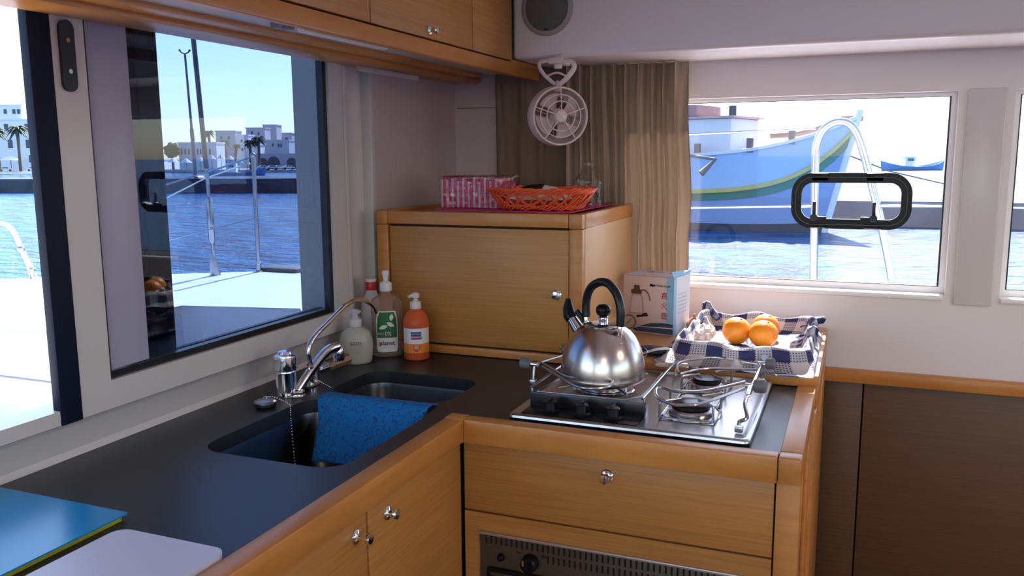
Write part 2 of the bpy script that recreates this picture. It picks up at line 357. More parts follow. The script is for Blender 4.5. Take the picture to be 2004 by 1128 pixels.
# double sink
sk = thing('sink', (-.99, 1.5, .74), 'dark steel undermounted double bowl sink', 'sink')
def bowl(x0, y0, x1, y1, dep):
    def ring(e, z, r): return [Vector((x, y, z)) for x, y in rr(x0+e, y0+e, x1-e, y1-e, r, 6)]
    zs = [(-.012, .8695, .06), (0, .8695, .055), (.002, .860, .053), (.012, .87-dep+.03, .05), (.022, .87-dep+.008, .045), (.045, .87-dep, .04)]
    R_ = [ring(e, z, r) for e, z, r in zs]; n = len(R_[0]); vs = [v for q in R_ for v in q]
    fs = [[i*n+k, i*n+(k+1) % n, (i+1)*n+(k+1) % n, (i+1)*n+k] for i in range(len(R_)-1) for k in range(n)]+[[(len(R_)-1)*n+k for k in range(n)]]
    b = obj('bowl', MB().geo(vs, fs), M_steeld, sk)
    cx, cy = (x0+x1)/2, (y0+y1)/2
    obj('drain', MB().lathe([(.034, .87-dep+.0005), (.036, .87-dep+.002), (.026, .87-dep+.002), (.02, .87-dep+.001), (.0001, .87-dep+.001)], (cx, cy, 0), 24, close=False), M_chrome, b)
bowl(-1.150, 1.222, -.832, 1.600, .16); bowl(-1.150, 1.655, -.838, 1.875, .13)
# base cabinets
bc = thing('base_cabinet', (-1.0, .8, 0), 'oak base cabinet with two knobbed doors below the sink', 'cabinet')
obj('body', MB().box(-1.328, -.6, 0, -.772, 1.590, .70).box(-.80, -.6, .70, -.772, 1.590, .853), M_dark, bc)
X = -.755
for a, b, ky in ((.70, 1.192, 1.158), (1.198, 1.570, 1.262)):
    d = obj('door', MB().box(X-.016, a, .09, X, b, .848, .001), M_wood, bc); knob(d, (X, ky, .817), (1, 0, 0), .0125, .022 if ky > 1.2 else .03)
obj('door', MB().box(X-.016, .2, .09, X, .695, .848, .001), M_wood, bc)
dc = thing('drawer_cabinet', (-.42, 1.8, 0), 'oak cabinet with wide drawer and oven opening under the hob', 'cabinet')
obj('body', plate(rect(-.745, 0, -.10, .853), [rect(-.722, .09, -.145, .66)], .005, fy(1.6035)).box(-.745, 1.60, .0, -.726, 2.08, .853).box(-.135, 1.60, .0, -.10, 2.68, .853).box(-.7, 1.64, .0, -.13, 2.68, .05), M_dark, dc)
d = obj('drawer', MB().box(-.750, 1.577, .700, -.114, 1.593, .848, .001), M_wood, dc); knob(d, (-.435, 1.577, .817), (0, -1, 0), .0135)
obj('fascia', plate(rect(-.750, .05, -.114, .696), [rect(-.718, .10, -.150, .656)], .016, fy(1.585)), M_wood, dc)
obj('end_stile', MB().box(-.111, 1.575, 0, -.068, 1.604, .8535, .002), M_trim, dc)
obj('end_panel', MB().box(-.099, 1.605, 0, -.078, 2.06, .853, .001), M_wood, dc)
obj('end_moulding', MB().box(-.099, 2.04, 0, -.062, 2.688, .853, .004).box(-.099, 2.089, .853, -.062, 2.688, .899, .003).box(-.078, 1.90, 0, -.068, 2.04, .853, .003), M_trim, dc)
# oven
ov = thing('oven', (-.434, 1.58, .10), 'brown metal oven with vent slots and black knob below drawer', 'oven')
M_ovenx = 0
M_oven = mat('oven_metal', (.11, .09, .07), .35, .5)
obj('panel', MB().box(-.717, 1.584, .11, -.151, 1.60, .654, .001), M_oven, ov)
obj('top_lip', MB().box(-.717, 1.572, .649, -.151, 1.584, .6555, .002), mat('lip_metal', (.5, .45, .4), .3, .6), ov, label='pale metal top lip')
m = MB()
for k in range(47): m.box(-.705+k*.0118, 1.5825, .627, -.7015+k*.0118, 1.585, .645)
for k in range(12, 47): m.box(-.705+k*.0118, 1.5825, .604, -.7015+k*.0118, 1.585, .620)
obj('vent_slots', m, M_black, ov)
kb = obj('control_knob', MB().cyl((-.600, 1.584, .601), (-.600, 1.560, .601), .019, 28, .017, .003).box(-.604, 1.548, .590, -.596, 1.562, .622, .002), M_blackp, ov)
obj('pointer', MB().box(-.612, 1.5595, .600, -.607, 1.5605, .612).tube([(-.600+.0165*math.cos(a), 1.559, .601+.0165*math.sin(a)) for a in [PI*1.05+.15*i for i in range(8)]], .001, 5), M_chrome, kb)
obj('ignition_button', MB().cyl((-.668, 1.584, .600), (-.668, 1.572, .600), .009, 16, .007, .002), M_blackp, ov)
obj('dial_mark', text('~', .018, lambda a, b, c: Vector((-.628+a, 1.5835-abs(c), .617+b))), M_black, ov)
obj('dial_mark', text('o', .014, lambda a, b, c: Vector((-.571+a*1.6, 1.5835-abs(c), .618+b))), M_black, ov)
obj('door', MB().box(-.700, 1.574, .13, -.165, 1.585, .575, .004), M_blackp, ov)
obj('door_trim', MB().box(-.690, 1.572, .560, -.175, 1.5745, .567, .001), M_oven, ov)
# tall counter box cabinet
bx = thing('counter_cabinet', (-.958, 2.1, .90), 'oak cupboard with framed door standing on the worktop corner', 'cabinet')
obj('carcass', MB().box(-1.255, 2.118, .902, -.660, 2.632, 1.272), M_dark, bx)
obj('door', MB().box(-1.222, 2.104, .931, -.690, 2.118, 1.258, .001), M_wood, bx)
knob(bx.children[-1], (-.723, 2.104, 1.087), (0, -1, 0), .0135, .014)
m = MB().box(-1.227, 2.100, 1.264, -.690, 2.130, 1.300, .003).box(-1.264, 2.099, 1.262, -1.2275, 2.130, 1.301, .004).box(-.6895, 2.099, 1.262, -.652, 2.130, 1.301, .004).box(-.672, 2.131, 1.262, -.652, 2.632, 1.301, .003).box(-1.264, 2.131, 1.262, -1.244, 2.632, 1.301, .003).box(-1.246, 2.13, 1.274, -.67, 2.632, 1.290)
obj('top_frame', m, M_trim, bx)
obj('post', MB().box(-.6885, 2.101, .902, -.652, 2.130, 1.2615, .003), M_trim, bx)
obj('post', MB().box(-1.264, 2.101, .902, -1.2275, 2.130, 1.2615, .003), M_trim, bx)
obj('side_panel', MB().box(-.660, 2.130, .902, -.6535, 2.632, 1.262, .001), mat('bounce_lit_side', (.66, .38, .17), .4), bx)  # side panel paler than the door: bounce light put into its colour
obj('bottom_rail', MB().box(-1.227, 2.101, .902, -.69, 2.120, .925, .003), M_trim, bx)
# raised wooden shelf behind hob
ls = thing('raised_shelf', (-.36, 2.4, .90), 'low orange wood shelf behind the hob under the towel basket', 'shelf')
obj('board', MB().box(-.650, 2.10, .910, -.062, 2.705, .930, .003), wood('pale_shelf', (.66, .36, .16), (.55, .28, .11), .35, (4, 4, 30)), ls)
obj('front_rail', MB().box(-.650, 2.088, .901, -.062, 2.102, .931, .004), M_trim, ls)

# ------------------------------------------------------------------ hob
hb = thing('gas_hob', (-.41, 1.85, .90), 'stainless steel three burner gas hob with pan clamps', 'hob')
m = plate(rr(-.660, 1.605, -.165, 2.085, .015), [], .006, fz(.9035)); obj('base', m, M_blackp, hb, label='black underside rim')
m = MB()
def tray(m, x0, y0, x1, y1):
    def ring(e, z, r): return [Vector((x, y, z)) for x, y in rr(x0+e, y0+e, x1-e, y1-e, r, 5)]
    R_ = [ring(-.001, .9065, .014), ring(.0, .911, .013), ring(.004, .914, .012), ring(.010, .9135, .012), ring(.016, .909, .012), ring(.022, .9085, .012)]
    n = len(R_[0]); m.geo([v for q in R_ for v in q], [[i*n+k, i*n+(k+1) % n, (i+1)*n+(k+1) % n, (i+1)*n+k] for i in range(5) for k in range(n)]+[[5*n+k for k in range(n)]])
tray(m, -.660, 1.605, -.165, 2.085); obj('tray', m, M_steel, hb)
def burner(x, y, r, nm='burner'):
    b = obj(nm, MB().lathe([(r*.92, .909), (r, .912), (r, .920), (r*.9, .923), (r*.86, .924)], (x, y, 0), 32), M_steel, hb)
    obj('burner_cap', MB().lathe([(r*.75, .924), (r*.86, .926), (r*.86, .932), (r*.78, .935), (r*.3, .936), (.0001, .936)], (x, y, 0), 32), M_blackp, b, label='black burner cap')
    obj('reflector', MB().lathe([(r*1.35, .9092), (r*1.3, .911), (r*1.1, .9105), (r*.95, .9105)], (x, y, 0), 32, close=False), M_chrome, b)
burner(-.302, 1.752, .047); burner(-.304, 1.968, .038); burner(-.530, 1.885, .054)
obj('shield', MB().box(-.645, 1.700, .908, -.385, 1.702, .938, .0006).box(-.385, 1.672, .908, -.383, 1.702, .938, .0006), mat('dark_shield', (.05, .05, .055), .3, .8), hb, label='low dark steel shield behind knobs')
obj('control_strip', MB().box(-.640, 1.63, .909, -.390, 1.694, .9105, .0005), M_blackp, hb)
for x in (-.585, -.515, -.447):
    k = obj('knob', MB().lathe([(.019, .9105), (.020, .914), (.0165, .917), (.0155, .932), (.0135, .934), (.0001, .934)], (x, 1.660, 0), 24).box(x-.0025, 1.645, .933, x+.0025, 1.675, .938, .001), M_blackp, hb)
def fingers(cx, cy, r0, r1, n, a0, z0=.912, z1=.946):
    m = MB()
    for k in range(n):
        a = a0+2*PI*k/n; c, s = math.cos(a), math.sin(a)
        P = [(cx+c*r0, cy+s*r0, z0), (cx+c*r0, cy+s*r0, z1-.006), (cx+c*(r0-.006), cy+s*(r0-.006), z1), (cx+c*r1, cy+s*r1, z1)]
        m.tube(smooth(P, 3), .0028, 8)
    return m
# right grate
m = fingers(-.302, 1.752, .077, .026, 4, PI/4); fm = fingers(-.304, 1.968, .070, .022, 4, PI/4)
m.tube([(x, y, .9125) for x, y in rr(-.358, 1.696, -.246, 1.808, .012, 4)], .0026, 8, closed=True)
fm.tube([(x, y, .9125) for x, y in rr(-.355, 1.917, -.253, 2.019, .012, 4)], .0026, 8, closed=True)
for x in (-.35, -.256): m.tube([(x, 1.80, .9125), (x, 1.92, .9125)], .0024, 8)
g = obj('grate', m, M_steel, hb); obj('grate', fm, M_steel, hb)
# left grate
m = MB(); L_, R_, N_, B_ = -.645, -.392, 1.712, 2.045
m.tube(smooth([(L_, N_, .912), (L_, N_, .945), (L_+.004, N_+.006, .949), (L_+.004, B_-.006, .949), (L_, B_, .945), (L_, B_, .912)], 3), .003, 8)
m.tube(smooth([(R_, N_, .912), (R_, N_, .945), (R_, N_+.006, .949), (R_, B_-.006, .949), (R_, B_, .945), (R_, B_, .912)], 3), .003, 8)
for a in (PI*.25, PI*.75, PI*1.25, PI*1.75):
    c, s = math.cos(a), math.sin(a); m.tube([(-.530+c*.012, 1.885+s*.012, .927), (-.530+c*.02, 1.885+s*.02, .9275), (-.530+c*.115, 1.885+s*.14, .9275)], .0026, 8)
m.tube([(L_+.002, 1.742, .9275), (-.44, 1.742, .9275), (-.415, 1.784, .9275), (-.415, 2.0, .9275), (-.62, 2.03, .9275), (L_+.002, 1.742, .9275)], .0026, 8)
obj('grate', m, M_steel, hb)
# clamps
def clamp(px_loop, z, kn0, kn1, kr, post):
    c = obj('clamp_arm', MB().tube(smooth([onz(a, b, z) for a, b in px_loop], 4), .0034, 8), M_steel, hb)
    obj('clamp_knob', MB().cyl(kn0, kn1, kr, 24, bev=.003), M_grey, c, label='grey plastic clamp knob')
    obj('clamp_screw', MB().cyl(Vector(kn0), Vector(kn0)+(Vector(kn0)-Vector(kn1)).normalized()*.018, .006, 12), M_chrome, c)
    if post: obj('clamp_post', MB().tube(smooth(post, 3), .004, 8).box(post[0][0]-.008, post[0][1]-.007, post[0][2]-.004, post[0][0]+.008, post[0][1]+.007, post[0][2]+.008, .002), M_steel, c)
zc = .955
q = onz(1046, 713, zc)
clamp([(1052, 716), (1060, 711), (1085, 725), (1112, 738), (1150, 740), (1195, 736), (1200, 745), (1190, 757), (1155, 761), (1125, 755), (1090, 735), (1062, 718)], zc, q+Vector((-.010, 0, .0)), q+Vector((-.036, 0, .001)), .0135, [(q.x, q.y-.01, .912), (q.x, q.y-.006, .935), (q.x, q.y, zc)])
q2 = Vector((-.650, 2.03, zc))
clamp([(1100, 676), (1112, 684), (1130, 690), (1128, 698), (1108, 690), (1097, 682)], zc, q2+Vector((-.004, 0, .004)), q2+Vector((-.03, 0, .005)), .0135, [(q2.x, q2.y, .912), (q2.x, q2.y, zc)])
obj('left_rail', MB().tube([q, q2], .003, 8), M_steel, hb)
f1 = onz(1468, 755, zc); f2 = onz(1492, 712, zc)
clamp([(1456, 761), (1373, 790), (1345, 793), (1318, 792), (1290, 781), (1283, 769), (1286, 760), (1300, 760), (1320, 766), (1368, 767), (1400, 762), (1458, 748)], zc, f1+Vector((.008, 0, 0)), f1+Vector((.034, -.002, .002)), .0145, [onz(1446, 842, .915), onz(1447, 826, .922), onz(1462, 818, .93), onz(1458, 790, .945), f1])
clamp([(1484, 724), (1400, 722), (1368, 724), (1332, 731), (1325, 721), (1330, 710), (1368, 702), (1400, 700), (1440, 706), (1484, 713)], zc, f2+Vector((.008, 0, 0)), f2+Vector((.030, 0, .002)), .0135, [(f2.x, f2.y, .912), (f2.x, f2.y, zc)])
obj('right_rail', MB().tube([onz(1464, 775, zc), onz(1497, 700, zc)], .0045, 10).cyl(onz(1496, 700, zc-.006), onz(1496, 700, zc+.012), .008, 14), M_chrome, hb)

# ------------------------------------------------------------------ kettle
kx, ky = -.530, 1.875
kt = thing('kettle', (kx, ky, .931), 'round stainless steel whistling kettle with black hoop handle on hob', 'kettle')
pr = [(.0001, .9315), (.080, .9315), (.090, .934), (.0985, .941), (.0995, .944), (.0985, .947), (.0985, .955), (.0975, .968), (.095, .985), (.0905, 1.003), (.084, 1.02), (.075, 1.036), (.064, 1.049), (.052, 1.058), (.044, 1.0615)]
M_ket = mat('kettle_steel', (.62, .56, .53), .24, 1)
obj('body', MB().lathe(pr, (kx, ky, 0), 64, close=False), M_ket, kt, ang=80)
lid = obj('lid', MB().lathe([(.046, 1.0612), (.046, 1.0640), (.040, 1.0668), (.020, 1.0700), (.010, 1.0705), (.010, 1.0712), (.0001, 1.0712)], (kx, ky, 0), 48), M_chrome, kt)
obj('lid_knob', MB().cyl((kx, ky, 1.070), (kx, ky, 1.083), .0105, 20, .0115, .001), M_chrome, lid)
obj('knob_ball', MB().lathe([(.008, 1.083), (.0145, 1.087), (.0175, 1.095), (.0165, 1.104), (.011, 1.110), (.0001, 1.112)], (kx, ky, 0), 28), M_blackp, lid, label='black round lid knob')
hx0 = Vector((kx-.052, ky+.036, 1.050)); hx1 = Vector((kx+.050, ky-.036, 1.050))
arch = [hx0+Vector((0, 0, .022)), hx0+Vector((0, 0, .060)), hx0+Vector((.012, -.008, .092)), Vector((kx-.014, ky+.01, 1.160)), Vector((kx+.014, ky-.010, 1.161)), hx1+Vector((-.012, .008, .092)), hx1+Vector((0, 0, .060)), hx1+Vector((0, 0, .020))]
h = obj('handle', MB().tube(smooth(arch, 6), .0100, 14), M_black, kt, label='black rubber hoop handle')
for a in (hx0, hx1): obj('bracket', MB().box(a.x-.004, a.y-.007, a.z-.014, a.x+.004, a.y+.007, a.z+.026, .002).cyl((a.x, a.y-.009, a.z+.008), (a.x, a.y+.009, a.z+.008), .003, 10), M_chrome, h)
obj('bracket_plate', MB().cyl((hx1.x, hx1.y-.012, hx1.z-.022), (hx1.x-.002, hx1.y-.002, hx1.z-.012), .010, 20), M_ket, kt)
sd = Vector((-.62, .30, .72)).normalized(); sp0 = Vector((kx-.060, ky+.026, 1.030))
sp = obj('spout', MB().cyl(sp0, sp0+sd*.050, .0165, 24, .0125), M_chrome, kt)
tip = sp0+sd*.046
obj('whistle', MB().tube([tip, tip+sd*.012, tip+sd*.026+Vector((.004, 0, .006)), tip+sd*.03+Vector((.006, 0, .026))], [.015, .016, .013, .006], 14).tube([tip+Vector((.012, 0, .020)), tip+Vector((.026, -.006, .008)), tip+Vector((.030, -.008, -.006))], [.007, .006, .003], 8), M_blackp, kt, label='black plastic whistle cap')

# ------------------------------------------------------------------ taps
fc = thing('mixer_tap', (-1.20, 1.586, .90), 'chrome mixer tap with slanted dark spout between the sinks', 'tap')
obj('body', MB().lathe([(.024, .900), (.025, .903), (.0235, .908), (.0235, .955), (.0240, .957), (.0240, .962), (.0235, .963), (.0270, .966), (.0275, .992), (.0265, .999), (.018, 1.002), (.016, 1.008), (.012, 1.010), (.0001, 1.010)], (-1.208, 1.586, 0), 28), M_chrome, fc)
sp_ = smooth([(-1.185, 1.595, .912), (-1.180, 1.618, .934), (-1.172, 1.655, .966), (-1.165, 1.690, .988), (-1.158, 1.722, .992)], 5)
s1 = obj('spout', MB().tube(sp_, [.013+.003*i/len(sp_) for i in range(len(sp_))], 14, flat=.8), M_chrome, fc)
obj('aerator', MB().lathe([(.0125, .958), (.014, .960), (.014, .986), (.0125, .990), (.0001, .9905)], (-1.157, 1.728, 0), 20), M_chrome, s1, label='ribbed chrome nozzle')
obj('base_ring', MB().lathe([(.019, .9), (.020, .903), (.0175, .906), (.0175, .911), (.019, .913), (.0165, .917)], (-1.185, 1.592, 0), 20), M_chrome, fc)
gt = thing('gooseneck_tap', (-1.235, 1.70, .90), 'thin chrome gooseneck tap with brass valve handle behind mixer', 'tap')
X = -1.17
gp = [onx(608, 712, X), onx(604, 695, X), onx(606, 675, X), onx(618, 656, X), onx(640, 634, X), onx(668, 606, X), onx(684, 593, X), onx(700, 587, X), onx(716, 589, X), onx(729, 599, X), onx(736, 612, X)]
obj('spout', MB().tube(smooth(gp, 5), .0062, 12), M_chrome, gt)
obj('riser', MB().tube([Vector((-1.19, 1.66, .902)), Vector((-1.185, 1.65, .94)), onx(607, 715, X)], .008, 12).lathe([(.016, .9), (.016, .905), (.009, .909)], (-1.19, 1.66, 0), 16), M_chrome, gt)
obj('valve', MB().cyl((-1.205, 1.700, .915), (-1.205, 1.700, .945), .010, 14).cyl((-1.215, 1.685, .932), (-1.195, 1.735, .938), .012, 16), M_chrome, gt)
obj('valve_handle', MB().cyl((-1.195, 1.735, .938), (-1.175, 1.80, .946), .013, 8, .015, .003), mat('brass_handle', (.32, .2, .12), .4, .6), gt, label='brownish brass handle')
def plug(x, y, z, lab, chain):
    p = thing('sink_plug', (x, y, z), lab, 'plug')
    obj('stopper', MB().lathe([(.020, z), (.024, z+.004), (.024, z+.010), (.022, z+.012)], (x, y, 0), 28), M_black, p, label='black rubber stopper')
    obj('cap', MB().lathe([(.0245, z+.010), (.0245, z+.013), (.019, z+.016), (.010, z+.018), (.0001, z+.0185)], (x, y, 0), 28).tube(smooth([(x-.004, y, z+.018), (x-.003, y, z+.024), (x+.003, y, z+.024), (x+.004, y, z+.018)], 3), .0013, 6), M_steel, p)
    m = MB(); path = smooth(chain, 14); acc = 0; last = path[0]
    m.ball(last, .0019, 6, 4)
    for q in path[1:]:
        if (q-last).length >= .0042: m.ball(q, .0019, 6, 4); last = q
    c = obj('ball_chain', m, M_chrome, p, ang=180)
plug(-1.200, 1.497, .9005, 'black sink plug with ball chain on worktop beside left bowl', [(-1.197, 1.497, .924), (-1.18, 1.508, .921), (-1.158, 1.518, .908), (-1.146, 1.515, .902), (-1.135, 1.50, .88), (-1.10, 1.46, .80), (-1.06, 1.42, .74), (-1.01, 1.39, .722)])
plug(-1.200, 1.662, .9005, 'black sink plug with ball chain behind the blue cloth', [(-1.197, 1.662, .924), (-1.185, 1.672, .920), (-1.165, 1.676, .910), (-1.148, 1.680, .900), (-1.13, 1.69, .87), (-1.11, 1.70, .80)])
# blue cloth over the divider
m, n, b = nodes('blue_cloth'); b.inputs['Roughness'].default_value = .85; M_cloth = m
tc = n.nodes.new('ShaderNodeTexCoord'); t = n.nodes.new('ShaderNodeTexNoise'); t.inputs['Scale'].default_value = 34; t.inputs['Detail'].default_value = 2; t.inputs['Distortion'].default_value = 1.6
r = n.nodes.new('ShaderNodeValToRGB'); e = r.color_ramp.elements
e[0].position = .47; e[0].color = (.0, .15, .42, 1); e[1].position = .53; e[1].color = (.0, .15, .42, 1); q_ = r.color_ramp.elements.new(.50); q_.color = (.004, .04, .16, 1)
n.links.new(tc.outputs['Object'], t.inputs[0]); n.links.new(t.outputs[0], r.inputs[0]); n.links.new(r.outputs[0], b.inputs['Base Color'])
def clothf(u, v):
    x = -1.125+u*.278; prof = [(1.665, .868), (1.652, .901), (1.625, .909), (1.598, .908), (1.584, .895), (1.560+.01*u, .862), (1.520+.02*u, .822), (1.490+.03*u, .790)]
    k = v*(len(prof)-1); i = min(int(k), len(prof)-2); f = k-i
    y = prof[i][0]*(1-f)+prof[i+1][0]*f; z = prof[i][1]*(1-f)+prof[i+1][1]*f
    nz = noise.noise(Vector((u*3, v*3, 1)))
    if v < .55: return Vector((x+.004*nz, y, z+.003*max(0, nz)))
    w = min(1, max(0, (v-.55)/.2)); return Vector((x*(1-.10*(v-.55))+(-.02)*(v-.55)+.012*w*nz*(1 if .1 < u < .9 else .3), y+.010*w*math.sin(u*5+1), z+.006*nz))
tag(obj('dish_cloth', MB().grid(clothf, 40, 40), M_cloth, solid=.003, ang=180), 'blue patterned dish cloth draped over the sink divider', 'cloth')

# ------------------------------------------------------------------ bottles
def cylmap(cx, cy, z, r, ang, ox=0, off=.0004, sx=1, sy=1):
    def f(a, b, c):
        t = ang + (a+ox)/r; rr_ = r+off+c; return Vector((cx+rr_*math.cos(t), cy+rr_*math.sin(t), z+b))
    return f
def ellmap(cx, cy, z, A, B, ang, rot, off=.0005, ox=0):
    """text around an elliptical body: half widths A (across) and B (deep); a runs across"""
    def f(a, b, c):
        X_ = max(-A*.99, min(A*.99, a+ox)); Y_ = -B*math.sqrt(1-(X_/A)**2)-off-c
        return Vector((cx+X_*math.cos(rot)-Y_*math.sin(rot), cy+X_*math.sin(rot)+Y_*math.cos(rot), z+b))
    return f
def band(name, f, w, z0, z1, m, parent, n=24, label=None, nv=2):
    return obj(name, MB().grid(lambda u, v: f(-w/2+w*u, z0+(z1-z0)*v, 0), n, nv), m, parent, label=label, ang=180)
def pump(m, c, z, r=.012, h=.05, dirv=(0, -1, 0)):
    x, y = c; m.lathe([(r, z), (r*1.08, z+.002), (r*1.08, z+h*.35), (r*.9, z+h*.4), (r*.45, z+h*.42), (r*.45, z+h*.62), (r*.8, z+h*.64), (r*.75, z+h*.95), (r*.4, z+h), (.0001, z+h)], (x, y, 0), 20)
    return m
M_pump = mat('translucent_white_cap', (.75, .66, .64), .35)
M_clear = mat('clear_bottle', (.80, .70, .62), .08, Transmission_Weight=.85, IOR=1.15)
M_lab = mat('label_white', (.78, .74, .74), .5); M_ink = mat('label_black', (.01, .01, .012), .5)
rot = math.radians(30)
# hand soap
c = (-1.232, 1.925)
b1 = thing('hand_soap', (*c, .90), 'cloudy white hand soap pump bottle lettered scm, at the sink corner', 'bottle')
pr = [(.0001, .9005), (.036, .9005), (.041, .905), (.044, .925), (.0455, .945), (.044, .965), (.038, .985), (.026, .996), (.014, 1.000)]
obj('body', MB().lathe(pr, (*c, 0), 40, sx=1, sy=.62, rot=rot, close=False), mat('cloudy_soap', (.60, .60, .52), .25, Transmission_Weight=.25), b1, ang=80)
hd = MB().lathe([(.016, 1.000), (.0175, 1.002), (.0175, 1.020), (.013, 1.023), (.007, 1.025), (.007, 1.034), (.014, 1.036), (.017, 1.042), (.010, 1.047), (.0001, 1.048)], (*c, 0), 24).tube([(c[0], c[1], 1.040), (c[0]+.012, c[1]-.02, 1.040), (c[0]+.016, c[1]-.030, 1.034)], [.008, .006, .004], 8)
obj('pump', hd, mat('white_pump', (.72, .68, .68), .35), b1)
em = ellmap(*c, .960, .0450, .0279, 0, rot, .0009)
obj('lettering', text('scm', .019, em), mat('grey_ink', (.12, .11, .09), .5), b1)
em = ellmap(*c, .938, .0455, .0283, 0, rot, .0009)
obj('lettering', text('_______', .008, em), mat('teal_ink', (.25, .38, .40), .5), b1)
# planet dish soap
c = (-1.200, 2.035)
b2 = thing('dish_soap', (*c, .90), 'clear dish soap bottle with green planet label', 'bottle')
pr = [(.0001, .9005), (.038, .9005), (.0415, .905), (.0405, .92), (.041, .97), (.0425, 1.02), (.0435, 1.045), (.040, 1.058), (.030, 1.066), (.016, 1.075), (.0125, 1.082)]
obj('body', MB().lathe(pr, (*c, 0), 40, sy=.62, rot=rot, close=False), M_clear, b2, ang=80)
obj('cap', MB().lathe([(.0165, 1.083), (.0175, 1.085), (.0165, 1.106), (.012, 1.108), (.006, 1.112), (.009, 1.128), (.0105, 1.133), (.008, 1.140), (.0001, 1.141)], (*c, 0), 22), mat('white_cap', (.78, .74, .76), .35), b2)
em = ellmap(*c, 0, .0425, .0268, 0, rot, .0006)
lb = obj('label', MB().grid(lambda u, v: em((-.029+.058*u)*(1-.25*max(0, v-.75)**1.5*6)*(1-.10*max(0, .1-v)*10), .915+.115*v, 0), 24, 16), M_lab, b2, ang=180)
obj('label_green', MB().grid(lambda u, v: em((-.0272+.0544*u)*(1-.25*max(0, v-.62)**1.5*4.6), .955+.072*v, .0004), 20, 4), mat('label_green', (.02, .14, .03), .5), lb, ang=180)
for (x, z, a, w_) in ((-.010, .985, .35, .013), (.010, .992, -.5, .012), (.013, 1.012, 1.4, .010)):
    def leaf(u, v, x=x, z=z, a=a, w_=w_):
        p = (u-.5)*2*w_; q = (v-.5)*.011*(1-(2*u-1)**2); return em(x+p*math.cos(a)-q*math.sin(a), z+p*math.sin(a)+q*math.cos(a), .0007)
    obj('leaf_mark', MB().grid(leaf, 8, 2), mat('leaf_white', (.7, .75, .68), .5), lb)
e2 = lambda a, b_, c_: em(a, b_+.968, .0008)
obj('lettering', text('0%', .016, lambda a, b_, c_: em(a+.003, b_+.966, .0014), bold=.0004), M_lab, lb)
obj('lettering', text('NO', .0105, lambda a, b_, c_: em(a-.0175, b_+.966, .0014), bold=.0002), M_lab, lb)
obj('lettering', text('planet', .0175, lambda a, b_, c_: em(a, b_+.940, .0017+c_), bold=.00015), M_ink, lb)
obj('lettering', text('--------', .008, lambda a, b_, c_: em(a, b_+.928, .0009)), M_ink, lb)
# sanitizer
c = (-1.105, 2.030)
b3 = thing('hand_sanitizer', (*c, .90), 'orange hand sanitizer pump bottle marked 70 in front of cupboard', 'bottle')
pr = [(.0001, .9005), (.032, .9005), (.0360, .904), (.0360, 1.000), (.0345, 1.012), (.028, 1.026), (.018, 1.036), (.0135, 1.040)]
obj('body', MB().lathe(pr, (*c, 0), 40, close=False), mat('clear_orange', (.95, .20, .07), .1, Transmission_Weight=.45, IOR=1.2), b3, ang=80)
obj('liquid', MB().lathe([(.0001, .903), (.033, .903), (.0345, .906), (.0345, 1.000), (.0001, 1.000)], (*c, 0), 32, close=False), mat('orange_liquid', (.85, .09, .02), .2, Transmission_Weight=.3), b3, ang=80)
obj('pump', MB().lathe([(.0150, 1.040), (.0155, 1.042), (.0150, 1.058), (.009, 1.061), (.0060, 1.064), (.0060, 1.068), (.011, 1.070), (.0115, 1.080), (.007, 1.084), (.0001, 1.084)], (*c, 0), 22).tube([(c[0], c[1], 1.076), (c[0]-.006, c[1]-.012, 1.077), (c[0]-.010, c[1]-.020, 1.074)], .0045, 8), M_pump, b3)
A0 = math.atan2(-.88, .48)
cm = cylmap(*c, 0, .0360, A0, 0, .0006)
lb = band('label', cm, .085, .948, .990, M_lab, b3, label='white upper label')
lo = band('label', cm, .085, .922, .948, mat('label_orange', (.80, .24, .03), .5), b3, label='orange lower label')
obj('logo_panel', MB().grid(lambda u, v: cm(-.015+.028*u, .968+.013*v, .0004), 8, 2), mat('logo_blue', (.02, .05, .22), .5), lb)
obj('lettering', text('SEPTONA', .0060, lambda a, b_, c_: cm(a-.001, b_+.9745, .0007), bold=.0001), M_lab, lb)
obj('logo_stripe', MB().grid(lambda u, v: cm(-.014+.029*u, .960+.006*v, .0004), 8, 2), mat('logo_magenta', (.42, .04, .12), .5), lb)
sh = [(-.009, .945), (.009, .945), (.009, .935), (.005, .929), (0, .926), (-.005, .929), (-.009, .935)]
obj('shield_mark', MB().geo([cm(x, z, .0004) for x, z in sh], [list(range(7))]), mat('shield_red', (.45, .01, .01), .5), lo)
obj('lettering', text('70', .0125, lambda a, b_, c_: cm(a, b_+.937, .0008), bold=.0002), M_lab, lo)
# red cap bottle behind
c = (-1.272, 2.075)
b4 = thing('cleaner_bottle', (*c, .90), 'pale bottle with red cap behind the clear dish soap', 'bottle')
obj('body', MB().lathe([(.0001, .9005), (.028, .9005), (.030, .905), (.030, 1.025), (.026, 1.050), (.018, 1.066), (.0145, 1.076)], (*c, 0), 28, close=False), mat('pale_bottle', (.68, .64, .66), .3, Transmission_Weight=.2), b4, ang=80)
obj('cap', MB().lathe([(.0150, 1.076), (.0155, 1.078), (.0150, 1.100), (.013, 1.104), (.0001, 1.1045)], (*c, 0), 24), mat('red_cap', (.55, .01, .02), .35), b4)
obj('cap_rim', MB().lathe([(.0155, 1.1), (.0165, 1.104), (.0155, 1.108), (.013, 1.107)], (*c, 0), 24), M_pump, b4)

